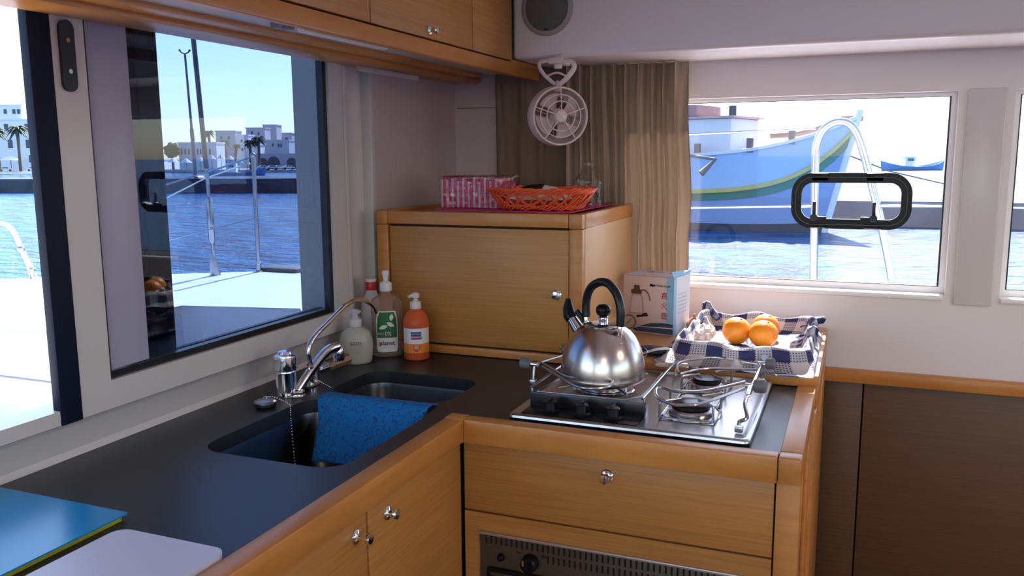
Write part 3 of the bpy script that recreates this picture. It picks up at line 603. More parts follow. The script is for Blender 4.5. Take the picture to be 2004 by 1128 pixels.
# ------------------------------------------------------------------ folder and board
fo = thing('folder', (-1.157, .73, .90), 'blue covered folder with yellow pages lying on the worktop', 'folder')
obj('pages', plate(rr(-1.300, .52, -1.020, .925, .006), [], .008, fz(.9045)), mat('yellow_pages', (.45, .42, .01), .6), fo, label='yellow page block')
obj('cover', plate(rr(-1.303, .515, -1.015, .931, .004), [], .0025, fz(.910)), mat('blue_cover', (.0, .24, .50), .25), fo, label='glossy blue cover')
tag(obj('cutting_board', plate(rr(-.985, .40, -.786, .887, .022), [], .010, fz(.9055)), mat('lilac_white_board', (.60, .57, .66), .4)), 'white rounded board lying flat beside the blue folder', 'board')

# ------------------------------------------------------------------ coffee pot carton
BX = (-.622, 2.425, .9305)
bo = thing('carton', (-.54, 2.51, .930), 'blue and pink carton with coffee server picture beside cupboard', 'box')
bm_ = Matrix.Translation(Vector((-.632, 2.452, .9305))) @ Matrix.Rotation(math.radians(-12), 4, 'Z')
W_, D_, H_ = .160, .120, .170
M_pink = mat('carton_pink', (.66, .50, .48), .5); M_cblue = mat('carton_blue', (.25, .48, .66), .45); M_navy = mat('carton_navy', (.03, .06, .12), .45)
bdy = obj('body', MB().box(0, 0, 0, W_, D_, H_, .001, M=bm_), M_pink, bo)
def fr(a, b, c=0): return bm_ @ Vector((a, -.0006-c, b))       # front face, a across, b up
def sd_(a, b, c=0): return bm_ @ Vector((W_+.0006+c, a, b))
def tp(a, b, c=0): return bm_ @ Vector((a, b, H_+.0006+c))
def patch(f, pts, m, nm, c=0, par=None, label=None):
    return obj(nm, MB().geo([f(x, z, c) for x, z in pts], [list(range(len(pts)))]), m, par or bdy, label=label)
patch(fr, rect(W_-.022, .03, W_, H_), M_cblue, 'blue_edge'); patch(tp, rect(0, 0, W_, D_), mat('carton_top', (.46, .58, .70), .5), 'top_flap'); patch(tp, rect(.03, .004, W_-.025, D_-.01), M_pink, 'top_print', .0003)
patch(sd_, rect(0, 0, D_, H_), mat('carton_side', (.60, .66, .74), .5), 'side_face'); patch(sd_, rect(0, 0, .02, H_), M_cblue, 'blue_edge', .0003)
obj('open_flap', MB().geo([bm_ @ Vector(v) for v in ((W_, 0, H_), (W_, D_, H_), (W_+.006, D_*.95, H_+.014), (W_-.012, D_*.1, H_+.016))], [[0, 1, 2, 3]]), M_cblue, bo, solid=.001)
patch(fr, [(.045, .004), (W_, .004), (W_, .034), (.13, .036), (.09, .032), (.06, .022), (.03, .008)], M_navy, 'navy_wave', .0003)
patch(fr, [(.05, .018), (W_, .021), (W_, .024), (.10, .022)], M_lab, 'white_wave', .0006)
m = MB(); Mg = mat('print_glass', (.40, .30, .28), .4)
patch(fr, [(.020, .055), (.068, .055), (.064, .105), (.056, .118), (.032, .118), (.025, .105)], Mg, 'jug_print', .0003); patch(fr, [(.024, .060), (.064, .060), (.061, .100), (.055, .112), (.033, .112), (.028, .100)], mat('print_pale', (.62, .50, .50), .4), 'jug_print', .0005)
patch(fr, [(.026, .116), (.06, .116), (.06, .128), (.054, .130), (.052, .142), (.036, .142), (.034, .130), (.026, .128)], mat('print_brown', (.10, .045, .03), .4), 'lid_print', .0005)
obj('handle_print', MB().tube(smooth([fr(.058, .128, .0003), fr(.072, .128, .0003), (fr(.082, .118, .0003)), fr(.088, .098, .0003)], 4), .0022, 6, flat=.3), mat('print_brown2', (.12, .05, .03), .4), bdy)
patch(fr, [(.045, .045), (.083, .052), (.078, .062), (.066, .060), (.060, .054), (.044, .052)], M_ink, 'burner_print', .0005)
for s_, x, z, sz in (('直', .132, .115, .022), ('火', .132, .086, .022), ('壺', .132, .056, .022)):
    obj('lettering', text(s_, sz, lambda a, b, c, x=x, z=z: fr(x+a, z+b, .0006)), mat('print_red', (.60, .05, .03), .5), bdy)
obj('lettering', text('TONG GUAN', .0075, lambda a, b, c: fr(.128+a, .1445+b, .0006), bold=.0002), M_ink, bdy)
patch(fr, [(.085, .140), (.098, .146), (.107, .156), (.100, .148), (.106, .144), (.094, .140), (.088, .150)], M_ink, 'logo_mark', .0006)
for k, s_ in enumerate(('直', '火', '壺')): obj('lettering', text(s_, .02, lambda a, b, c, k=k: tp(.05+.034*k+a*1.3, .085+b*1.3, .0006)), mat('print_plum', (.2, .08, .08), .5), bdy)
obj('lettering', text('- - - - - -', .02, lambda a, b, c: tp(.085+a, .035+b, .0006), bold=.0005), mat('print_dark', (.07, .03, .03), .5), bdy)
for k in range(6): patch(sd_, rect(.03, .062+.011*k, .095, .0645+.011*k), mat('print_grey', (.38, .42, .48), .5), 'text_line', .0006)
dl = obj('dial_print', MB().cyl(fr(.022, .030, .0004), fr(.022, .030, .003), .0225, 28), mat('dial_brown', (.20, .13, .09), .4), bdy)
obj('dial_face', MB().cyl(fr(.022, .030, .003), fr(.022, .030, .0036), .0175, 28), mat('dial_face', (.5, .40, .30), .4), dl)
obj('dial_needle', MB().tube([fr(.014, .022, .004), fr(.030, .040, .004)], .0009, 5), M_ink, dl)

# ------------------------------------------------------------------ gingham towel nest with oranges
M_gh = gingham('gingham', (.74, .72, .74), (.010, .015, .11), .036); translucent(M_gh, (-1, 0, 0), .35)
bcx, bcy, hx, hy, rc = -.252, 2.335, .152, .212, .06
loop = rr(-hx, -hy, hx, hy, rc, 8); per = [0]
for i in range(len(loop)): a, b_ = Vector(loop[i]), Vector(loop[(i+1) % len(loop)]); per.append(per[-1]+(b_-a).length)
def lp(u):
    d = (u % 1)*per[-1]
    for i in range(len(loop)):
        if per[i+1] >= d:
            a, b_ = Vector(loop[i]), Vector(loop[(i+1) % len(loop)]); return a.lerp(b_, (d-per[i])/max(1e-9, per[i+1]-per[i]))
    return Vector(loop[0])
tpf = [(.0, .006), (.45, .006), (.80, .008), (.90, .014), (.96, .034), (1.0, .052), (1.05, .054), (1.08, .046), (1.12, .022), (1.24, .004), (1.36, .002)]
def towel(u, v):
    k = v*(len(tpf)-1); i = min(int(k), len(tpf)-2); f = k-i; s_ = tpf[i][0]*(1-f)+tpf[i+1][0]*f; z = tpf[i][1]*(1-f)+tpf[i+1][1]*f
    p = lp(u); ang = math.atan2(p.y, p.x); nz = noise.noise(Vector((p.x*14, p.y*14, v*4)))
    cor = abs(p.x/hx)**6*abs(p.y/hy)**6
    rim = max(0, 1-abs(s_-1.03)/.14)
    out = 1+(.10*cor if s_ > .9 else 0)
    x = bcx+p.x*s_*out; y = bcy+p.y*s_*out; wv = math.sin(u*2*PI*9)*.5+nz
    x += .006*nz*(s_ > .5); y += .006*noise.noise(Vector((p.x*12+5, p.y*12, v*4)))*(s_ > .5)
    x = min(x, -.072) if s_ > 1.1 else x
    y = max(y, 2.040+.01*nz)
    return Vector((x, y, .9315+max(.0015, z+rim*(.010*wv+.020*cor)+(.004*abs(nz) if s_ > 1.15 else 0))))
tw = obj('gingham_towel', MB().grid(towel, 150, 44, closed=True, uvfn=lambda u, v: (u*per[-1], .30*v+.012)), M_gh, ang=180)
tag(tw, 'navy and white gingham towel lining a shallow nest around oranges', 'towel')
# towel corner ears
def ear(cx, cy, dx, dy, h, lab, nm='towel_corner'):
    def f(u, v):
        nz = noise.noise(Vector((u*3+cx*9, v*3, cy)))
        return Vector((cx+dx*u+.02*(v-.5)*(1-u)+.010*nz, cy+dy*u+.07*(v-.5)*(1-.4*u)+.01*nz, .965+h*math.sin(u*2.2)*(.6+.4*math.cos((v-.5)*5))+.008*nz))
    return obj('folded_corner', MB().grid(f, 14, 14, uvfn=lambda u, v: (u*.1, v*.09)), M_gh, tw, solid=.002, ang=180)
ear(-.125, 2.53, .052, .03, .026, ''); ear(-.36, 2.54, -.06, .05, .05, ''); ear(-.12, 2.40, .035, -.02, .030, ''); ear(-.35, 2.36, -.03, -.03, .045, '')
m, n, b = nodes('orange_peel'); b.inputs['Base Color'].default_value = (.95, .30, .015, 1); b.inputs['Roughness'].default_value = .4
tc = n.nodes.new('ShaderNodeTexCoord'); t = n.nodes.new('ShaderNodeTexNoise'); t.inputs['Scale'].default_value = 160; bp = n.nodes.new('ShaderNodeBump'); bp.inputs['Strength'].default_value = .25; bp.inputs['Distance'].default_value = .003
n.links.new(tc.outputs['Object'], t.inputs[0]); n.links.new(t.outputs[0], bp.inputs['Height']); n.links.new(bp.outputs[0], b.inputs['Normal']); M_or = m
def orange(px, py, Y, r, lab):
    c = ony(px, py, Y); c.z = max(c.z, .9385+r*.96)
    o = thing('orange', (c.x, c.y, c.z-r), lab, 'orange', 'oranges in the towel nest')
    obj('peel', MB().ball(c, r, 28, 18, (1, 1, .96)), M_or, o, ang=180)
    obj('navel', MB().lathe([(.004, 0), (.003, .0012), (.0001, .0015)], (c.x+.3*r, c.y-.2*r, c.z+r*.885), 8), mat('navel_green', (.12, .12, .02), .7), o)
orange(1441, 658, 2.345, .0385, 'leftmost orange in the gingham towel, standing apart')
orange(1498, 650, 2.435, .0370, 'rear orange half hidden behind the front right orange')
orange(1493, 668, 2.325, .0385, 'front right orange with another behind it')
# things around the towel
g = thing('garlic_bulb', (-.255, 2.055, .9305), 'small white garlic bulb at the front of the towel', 'garlic')
gp_ = onz(1437, 722, .945); g.location = (gp_.x, 2.066, .931)
obj('bulb', MB().lathe([(.0001, .932), (.009, .933), (.0135, .940), (.013, .948), (.007, .955), (.003, .960), (.0001, .962)], (gp_.x, 2.066, 0), 14), mat('garlic', (.8, .76, .74), .5), g)
obj('stem', MB().tube([(gp_.x, 2.066, .959), (gp_.x+.003, 2.066, .967)], .002, 6), mat('garlic_stem', (.6, .5, .38), .7), g)
g = thing('onion', (-.43, 2.56, .9305), 'small brown onion between carton and towel', 'onion')
op = Vector((-.428, 2.50, .952)); g.location = (op.x, op.y, .931)
obj('bulb', MB().lathe([(.0001, -.022), (.012, -.020), (.023, -.006), (.024, .004), (.014, .018), (.004, .026), (.003, .034)], op, 20), mat('onion_skin', (.55, .25, .12), .35, vary=.25, vscale=60), g)
obj('roots', MB().lathe([(.004, -.0215), (.001, -.0225)], op, 8), M_lab, g)
g = thing('wooden_stick', (0, 0, 0), 'pale wooden stick poking out below the towel front left', 'utensil')
a, b_ = onz(1284, 714, .936), onz(1345, 716, .936); g.location = a
obj('rod', MB().tube([a, a.lerp(b_, .15), b_], [.004, .006, .006], 10), mat('pale_wood', (.75, .6, .42), .5), g)
obj('tip', MB().ball(a, .0045, 8, 6), mat('pale_wood_tip', (.6, .45, .3), .5), g)
def paper(u, v):
    a = u*2*PI; q = Vector((math.cos(a)*math.sin(PI*v), math.sin(a)*math.sin(PI*v), -math.cos(PI*v)))
    k = 1+.28*noise.noise(q*2.1)+.16*noise.noise(q*6); return Vector((-.368+.026*q.x*k, 2.318+.040*q.y*k, .966+.026*q.z*k))
tag(obj('paper_bag', MB().grid(paper, 48, 30, closed=True), mat('cream_paper', (.78, .68, .60), .6), ang=25), 'crumpled cream paper bundle tucked left of the oranges', 'paper')
# pouch
g = thing('sunglasses_pouch', (-.475, 2.15, .931), 'small navy and white cloth pouch beside the kettle on shelf', 'pouch')
def pch(u, v):
    a = u*2*PI; nz = noise.noise(Vector((math.cos(a)*2, math.sin(a)*2, v*3))); r_ = math.sin(PI*min(.98, max(.02, v)))
    return Vector((-.478+.040*r_*math.cos(a)*(1+.15*nz), 2.165+.030*r_*math.sin(a)*(1+.15*nz), .932+.024*(1-math.cos(PI*v))/2+.003*nz*r_))
obj('bag', MB().grid(pch, 30, 12, closed=True), mat('navy_pouch', (.02, .025, .05), .6), g, ang=180)
obj('white_strap', MB().tube(smooth([(-.50, 2.14, .938), (-.46, 2.125, .956), (-.435, 2.16, .953), (-.425, 2.20, .936)], 5), .004, 8, flat=.5), M_lab, g)
obj('ring', MB().tube([(-.492+.012*math.cos(a), 2.120, .947+.012*math.sin(a)) for a in [i*PI/10 for i in range(20)]], .0014, 6, closed=True), M_chrome, g)

# ------------------------------------------------------------------ things on the cupboard
TZ = 1.3015
tag(obj('pink_placemat', plate(rr(-1.10, 2.14, -.70, 2.62, .01), [], .002, lambda a, b, c: Vector((a, b, 1.2925+c+.009))), mat('magenta_mat', (.55, .02, .14), .5)), 'magenta placemat lying under the basket and napkins', 'placemat')
nk = thing('napkin_pack', (-1.0, 2.3, 1.3025), 'pink and white napkins in clear wrapping beside red basket', 'napkins')
m1, m2 = MB(), MB(); nx = 22
for k in range(nx):
    x = -1.125+k*.0085; (m1 if k % 2 else m2).box(x, 2.235, 1.304, x+.0078, 2.36, 1.385+.006*math.sin(k*1.7), .0015)
obj('pink_napkins', m1, mat('napkin_pink', (.62, .07, .16), .7, vary=.35, vscale=90), nk); obj('white_napkins', m2, mat('napkin_white', (.72, .42, .46), .7, vary=.25, vscale=70), nk)
def wrapf(u, v):
    a = u*2*PI; p = (lambda t: Vector((max(-1, min(1, 1.35*math.cos(t))), max(-1, min(1, 1.35*math.sin(t))))))(a)
    nz = noise.noise(Vector((p.x*9, p.y*9+3, v*7)))*.005+noise.noise(Vector((p.x*30, p.y*30, v*26)))*.003
    k = 1 if v < .8 else 1-(v-.8)*2.5
    return Vector((-1.030+(.100+nz)*p.x*k, 2.298+(.068+nz)*p.y*k, 1.3035+.090*min(1, v/.8)+nz))
obj('wrapper', MB().grid(wrapf, 90, 26, closed=True), glass('plastic_film', (.96, .93, .94), 1.6, .12), nk, label='clear crinkled plastic film', ang=20)
# woven basket
rb = thing('red_basket', (-.83, 2.28, 1.3025), 'oval red-orange woven wicker basket on top of cupboard', 'basket')
M_rb = mat('orange_wicker', (.85, .12, .03), .35)
ex0, ey0 = .112, .075
def sq(a): c, s = math.cos(a), math.sin(a); return (abs(c)**.75*(1 if c > 0 else -1), abs(s)**.75*(1 if s > 0 else -1))
bcX, bcY = -.822, 2.262
def bpt(a, h, off=0):
    c, s = sq(a); e = 1+.34*h; return Vector((bcX+(ex0*e+off)*c, bcY+(ey0*e+off)*s, 1.3045+.056*h))
m = MB()
for lvl, (h0, amp, fr_) in enumerate(((.08, .09, 16), (.46, .24, 11), (.84, .09, 13), (.90, .10, 13))):
    for ph in ((0, 1, 2, 3) if lvl != 1 else (0, 2, 2.25, .25)):
        m.tube([bpt(2*PI*i/200, h0+amp*math.sin(fr_*2*PI*i/200+ph*PI/2)+.02*ph, .003*math.cos(fr_*2*PI*i/200+ph*PI/2)) for i in range(200)], .0021, 5, closed=True)
obj('weave', m, M_rb, rb, ang=180)
m = MB()
for k in range(28):
    a = 2*PI*k/28; m.tube(smooth([bpt(a-.10, .0), bpt(a, .4, .002), bpt(a+.10, .82, .003), bpt(a+.24, 1.0, .004), bpt(a+.34, .92, .001)], 3), .0019, 5)
obj('stakes', m, M_rb, rb, ang=180)
obj('bottom', MB().geo([bpt(2*PI*i/48, .03) for i in range(48)], [list(range(48))]), M_rb, rb)
pk = thing('snack_packet', (-.84, 2.28, 1.309), 'white packet with black label inside the red basket', 'packet')
def pkt(u, v):
    h = .040*math.sin(PI*min(1, max(0, u)))**.5*math.sin(PI*v)**.5; return Vector((-.915+.17*u, 2.225+.09*v, 1.330+h+.004*noise.noise(Vector((u*6, v*6, 0)))))
obj('bag', MB().grid(pkt, 24, 16), mat('packet_cream', (.74, .62, .54), .45), pk, ang=180, solid=.002)
obj('label', MB().grid(lambda u, v: pkt(.18+.42*u, .05+.8*v)+Vector((0, -.0015, .002)), 12, 12), M_ink, pk, ang=180, label='black label')
# clear plastic bag
def bagf(u, v):
    a = u*2*PI; nz = noise.noise(Vector((math.cos(a)*3, math.sin(a)*3, v*5)))*.2+noise.noise(Vector((math.cos(a)*8, math.sin(a)*8, v*12)))*.08
    r_ = (.040 if v < .6 else .040*(1-(v-.6)*2.1)) if v < .92 else .013
    return Vector((-.735+r_*(1+nz)*math.cos(a), 2.42+r_*(1+nz)*math.sin(a), 1.304+.125*v))
tag(obj('plastic_bag', MB().grid(bagf, 48, 24, closed=True), glass('bag_film', (.93, .92, .91), 1.2, .15), ang=180), 'crumpled clear plastic bag standing behind the red basket', 'bag')

# ------------------------------------------------------------------ curtain
def curtain(name, x0, x1, z0, z1, amp, nf, seed, lab, m, flare=0, ph=0, Y=2.69):
    def f(u, v):
        w_ = noise.noise(Vector((u*nf*.35, v*1.1, seed)))
        uu = u+.022*noise.noise(Vector((u*5, v*2.2, seed+3)))
        t = uu*nf*2*PI+ph+1.6*w_; s_ = math.sin(t)+.35*math.sin(2.3*t+3*w_); s_ = max(-1, min(1, s_))
        x = x0+(x1-x0)*u+flare*max(0, 1-v)*u*math.sin(min(1, (1-v)*1.3)*PI*.85)
        y = Y-.005-amp*(.5+.5*s_)*(.7+.3*v)-.004*noise.noise(Vector((u*18, v*7, seed)))
        return Vector((x+.005*math.cos(t), y, z0+(z1-z0)*v))
    o = obj(name, MB().grid(f, 260, 46), m, ang=180); return tag(o, lab, 'curtain')
M_cur = mat('beige_curtain', (.42, .32, .23), .85, bump=.1, bscale=400); translucent(M_cur, (.34, .22, .14), .05); M_cur2 = mat('brown_curtain_shaded', (.24, .16, .11), .9, bump=.05, bscale=300)  # second cloth is darker: the shadow on that stretch is in its colour
curtain('curtain', -1.15, -.82, .94, 1.733, .010, 4, 2.2, 'flat brown curtain stretch behind the white fan, darkened as in shade', M_cur2, Y=2.708)
curtain('curtain', -.885, -.500, 1.045, 1.733, .044, 10, 5.1, 'gathered beige curtain hanging left of the rear window', M_cur, flare=.035, Y=2.688)

# ------------------------------------------------------------------ speaker and fan
spk = thing('speaker', (-.862, 2.42, 1.797), 'round grey loudspeaker set in the white soffit', 'speaker')
Mx = Matrix.Translation((-.862, 2.4195, 1.875)) @ Vector((0, -1, 0)).to_track_quat('Z', 'Y').to_matrix().to_4x4()
obj('bezel', MB().lathe([(.079, 0), (.079, .004), (.074, .008), (.066, .008), (.066, .004)], n=48, M=Mx, close=False), mat('speaker_bezel', (.34, .31, .29), .4), spk)
obj('grille', MB().lathe([(.067, .005), (.050, .0085), (.03, .0105), (.0001, .0115)], n=48, M=Mx), mat('speaker_grille', (.17, .165, .15), .6, bump=.6, bscale=900), spk)
obj('badge', MB().box(-.868, 2.408, 1.812, -.856, 2.4125, 1.8155, .001), M_ink, spk)
fan = thing('fan', (-.815, 2.40, 1.48), 'small white caged fan hanging from the soffit', 'fan')
M_fan = mat('fan_white', (.74, .60, .57), .4); nf_ = Vector((.60, -.80, -.03)).normalized(); fcn = Vector((-.800, 2.355, 1.563))
FM = Matrix.Translation(fcn) @ nf_.to_track_quat('Z', 'Y').to_matrix().to_4x4()
T_ = lambda x, y, z: FM @ Vector((x, y, z))
up2 = FM.to_3x3().inverted() @ Vector((0, 0, 1)); a_up = math.atan2(up2.y, up2.x)
dr = obj('housing', MB().lathe([(.078, .0), (.082, .0), (.084, -.018), (.086, -.040), (.078, -.058), (.060, -.064), (.058, -.062), (.074, -.054), (.081, -.038), (.079, -.018), (.078, 0)], n=48, M=FM, close=False), M_fan, fan, ang=50)
m = MB()
for r_ in (.080, .060, .042): m.tube([T_(r_*math.cos(a), r_*math.sin(a), .004+.010*(1-r_/.08)) for a in [2*PI*i/48 for i in range(48)]], .0018 if r_ < .08 else .003, 6, closed=True)
for k in range(5):
    a = a_up+2*PI*k/5; m.tube([T_(.012*math.cos(a), .012*math.sin(a), .014), T_(.045*math.cos(a), .045*math.sin(a), .010), T_(.080*math.cos(a), .080*math.sin(a), .004)], .0018, 6)
for k in range(10):
    a = a_up+2*PI*k/10; m.tube([T_(.078*math.cos(a), .078*math.sin(a), -.056), T_(.02*math.cos(a), .02*math.sin(a), -.066)], .0016, 6)
obj('cage', m, M_fan, fan)
obj('hub', MB().lathe([(.020, -.02), (.020, .006), (.016, .013), (.0001, .016)], n=28, M=FM), M_fan, fan)
for k in range(4):
    a = 2*PI*k/4+.5
    def bl(u, v, a=a):
        r_ = .016+.050*u; t = a+(v-.5)*(.75+.45*u); return T_(r_*math.cos(t), r_*math.sin(t), -.022+.020*(v-.5))
    obj('blade', MB().grid(bl, 8, 8), mat('blade', (.66, .52, .50), .35), fan, solid=.0015, ang=180)
obj('motor', MB().lathe([(.022, -.02), (.024, -.05), (.018, -.075), (.0001, -.078)], n=24, M=FM), M_fan, fan)
top_ = T_(.082*math.cos(a_up), .082*math.sin(a_up), -.02)
lpp = [ony(x, y, 2.385) for x, y in ((1091, 166), (1075, 156), (1062, 143), (1055, 128), (1062, 120), (1090, 118), (1117, 120), (1124, 130), (1118, 142), (1106, 156))]
obj('bracket', MB().tube(smooth(lpp, 4, True), .0048, 10, closed=True, flat=1.5).tube(smooth([ony(1070, 150, 2.385), ony(1090, 142, 2.385), ony(1110, 150, 2.385)], 4), .003, 8), M_fan, fan)
nk_ = ony(1091, 164, 2.385); obj('neck', MB().tube([nk_+Vector((0, 0, .004)), nk_.lerp(top_, .6), top_-Vector((0, 0, .006))], [.007, .010, .013], 12), M_fan, fan)
obj('mount', MB().box(-.845, 2.375, 1.712, -.800, 2.45, 1.730, .004).cyl((-.822, 2.40, 1.700), (-.822, 2.40, 1.722), .012, 20).cyl((-.822, 2.40, 1.725), (-.822, 2.44, 1.7355), .014, 20), M_fan, fan)

# ------------------------------------------------------------------ outside: own deck
SEA = -1.25
M_rail = mat('rail_steel', (.42, .43, .46), .22, 1)
M_dk = mat('deck_gelcoat', (.80, .80, .82), .4)
def prism(poly, z0, z1, bev=0):
    m = MB(); n = len(poly); m.geo([(x, y, z0) for x, y in poly]+[(x, y, z1) for x, y in poly], [list(range(n))[::-1], list(range(n, 2*n))]+[[i, (i+1) % n, n+(i+1) % n, n+i] for i in range(n)])
    if bev: bmesh.ops.bevel(m.b, geom=[e for e in m.b.edges if e.verts[0].co.z > z1-1e-4 and e.verts[1].co.z > z1-1e-4], offset=bev, segments=3, profile=.5, affect='EDGES')
    return m
struct(obj('outer_deck_left', prism([(-6.27, 2.43), (-2.97, 2.43), (-2.97, 3.13), (-2.33, 3.2), (-2.33, 4.93)], -.9, .76, .03), M_dk))
struct(obj('outer_deck_joint', MB().box(-6.0, 2.424, .545, -2.96, 2.432, .551), mat('joint_grey', (.35, .33, .36), .6)))
struct(obj('outer_side_deck', MB().box(-6, -3.5, -.9, -1.42, 2.42, .30).box(-2.96, 2.42, -.9, -1.42, 3.1, .30), mat('side_deck', (.62, .58, .60), .6)))
struct(obj('outer_deck_front', MB().box(-1.25, 2.86, -.9, 3.5, 3.95, .862, .02), M_dk))
struct(obj('outer_bulkhead', prism([(-2.33, 3.2), (-1.42, 2.83), (-1.42, 3.0), (-2.2, 3.6)], -.9, 2.7), mat('grey_bulkhead', (.27, .25, .22), .5)))
def wire(pts, r, lab, m=None, cat='wire', name='lifeline', grp=None):
    return tag(obj(name, MB().tube(pts, r, 6), m or M_rail), lab, cat, grp)
M_dkmetal = mat('dark_stay', (.03, .035, .05), .4)
X = -3.52
sh = thing('shroud', onx(422, 541, X), 'wire shroud with chrome turnbuckle rising from the side deck', 'rigging')
obj('stay', MB().tube([onx(377, 60, X), onx(391, 200, X), onx(404, 330, X)], .014, 8), M_dkmetal, sh, label='dark upper stay')
obj('rod', MB().tube([onx(404, 325, X), onx(411, 420, X), onx(420, 520, X)], .011, 8), M_rail, sh)
obj('turnbuckle', MB().tube([onx(408, 385, X), onx(409, 392, X), onx(415, 470, X), onx(416, 476, X)], [.011, .019, .019, .011], 10), M_rail, sh)
obj('toggle', MB().tube([onx(417, 497, X), onx(419, 520, X), onx(422, 541, X)], [.014, .024, .032], 8, flat=.5), M_rail, sh, label='chrome chain plate toggle')
stp = onz(507, 532, .76)
st = thing('stanchion', stp, 'upright chrome lifeline stanchion on the white side deck', 'stanchion')
obj('pole', MB().tube([stp, stp+Vector((0, 0, .70))], .0125, 12), M_rail, st)
obj('base', MB().lathe([(.03, .76), (.03, .766), (.017, .77), (.017, .82), (.014, .822)], (stp.x, stp.y, 0), 16), M_rail, st)
obj('cap', MB().ball((stp.x, stp.y, 1.465), .017, 10, 8), M_rail, st)
top = stp+Vector((0, 0, .70))
wire([top, onx(440, 326, -3.45), onx(325, 362, -3.6)], .005, 'upper lifeline wire running left from the stanchion top')
wire([onx(325, 388, -3.7), onx(400, 350, -3.6), onx(470, 325, -3.5)], .004, 'slack mooring line seen left of the stanchion', mat('white_rope', (.7, .7, .72), .7))
wire([onx(330, 470, -3.6), stp+Vector((0, 0, .33))], .003, 'lower lifeline wire at half stanchion height')
cl = onz(560, 531, .76)
tag(obj('deck_hatch', MB().box(cl.x-.16, cl.y-.06, .76, cl.x+.12, cl.y+.10, .785, .01), mat('teak_grey', (.12, .11, .10), .6)), 'small grey deck fitting right of the stanchion foot', 'hatch')
X = -4.45
rl = thing('boarding_rail', onx(65, 545, X), 'curved chrome rail on deck seen through the open window', 'rail')
obj('tube', MB().tube(smooth([onx(-70, 540, X), onx(-40, 455, X), onx(-15, 440, X), onx(8, 440, X), onx(24, 452, X), onx(40, 485, X), onx(56, 520, X), onx(64, 546, X)], 5), .016, 10), M_rail, rl)
obj('tube', MB().tube(smooth([onx(30, 462, X-.1), onx(46, 492, X-.1), onx(62, 525, X-.1), onx(72, 546, X-.1)], 5), .010, 8), M_rail, rl)
obj('clamp', MB().ball(onx(40, 487, X), .024, 8, 6).ball(onx(60, 528, X), .024, 8, 6), M_rail, rl)
# pulpit rail outside rear window
Y = 3.90
pb = thing('pulpit_rail', ony(1668, 546, Y), 'inverted U chrome rail outside the rear window', 'rail')
pp = [(1592, 549), (1593, 470), (1594, 400), (1595, 330), (1597, 290), (1606, 262), (1622, 245), (1642, 238), (1662, 243), (1677, 262), (1690, 300), (1703, 350), (1718, 410), (1733, 480), (1746, 549)]
obj('tube', MB().tube(smooth([ony(a, b, Y) for a, b in pp], 4), .0165, 14), M_rail, pb)
for a in ((1592, 549), (1746, 549)):
    q = ony(*a, Y); obj('foot', MB().cyl((q.x, q.y, .860), (q.x, q.y, .874), .035, 20), M_rail, pb)
wire([ony(1250, 268, Y), ony(1596, 252, Y)], .005, 'upper wire lifeline outside the rear window left of the rail')
wire([ony(1250, 408, Y), ony(1545, 404, Y), ony(1550, 404, Y), ony(1594, 402, Y)], [.006, .006, .012, .010], 'middle wire lifeline with fitting left of the port')
wire([ony(1716, 402, Y), ony(1765, 401, Y), ony(1900, 404, Y), ony(2080, 408, Y)], [.010, .012, .006, .006], 'middle wire lifeline right of the port')
# ------------------------------------------------------------------ sea
m, n, b = nodes('sea_water'); L = n.links.new
b.inputs['Base Color'].default_value = (.012, .11, .24, 1); b.inputs['Roughness'].default_value = .25; b.inputs['IOR'].default_value = 1.33
tc = n.nodes.new('ShaderNodeTexCoord'); t = n.nodes.new('ShaderNodeTexNoise'); t.inputs['Scale'].default_value = 1.9; t.inputs['Detail'].default_value = 5; t.inputs['Roughness'].default_value = .6
mp = n.nodes.new('ShaderNodeMapping'); mp.inputs['Rotation'].default_value = (0, 0, .6); mp.inputs['Scale'].default_value = (.55, 1.3, 1)
bp = n.nodes.new('ShaderNodeBump'); bp.inputs['Strength'].default_value = 1; bp.inputs['Distance'].default_value = .62
t2 = n.nodes.new('ShaderNodeTexNoise'); t2.inputs['Scale'].default_value = .9; t2.inputs['Detail'].default_value = 6
r = n.nodes.new('ShaderNodeValToRGB'); r.color_ramp.elements[0].position = .42; r.color_ramp.elements[0].color = (.001, .035, .14, 1); r.color_ramp.elements[1].position = .60; r.color_ramp.elements[1].color = (.005, .13, .33, 1)
L(tc.outputs['Object'], mp.inputs[0]); L(mp.outputs[0], t.inputs[0]); L(t.outputs[0], bp.inputs['Height']); L(bp.outputs[0], b.inputs['Normal']); L(mp.outputs[0], t2.inputs[0]); L(t2.outputs[0], r.inputs[0]); L(r.outputs[0], b.inputs['Base Color'])
sea = obj('sea', MB().geo([(-1500, -1500, SEA), (1500, -1500, SEA), (1500, 1500, SEA), (-1500, 1500, SEA)], [[0, 1, 2, 3]]), m); sea['kind'] = 'stuff'; tag(sea, 'rippling blue harbour water beyond the deck', 'sea')
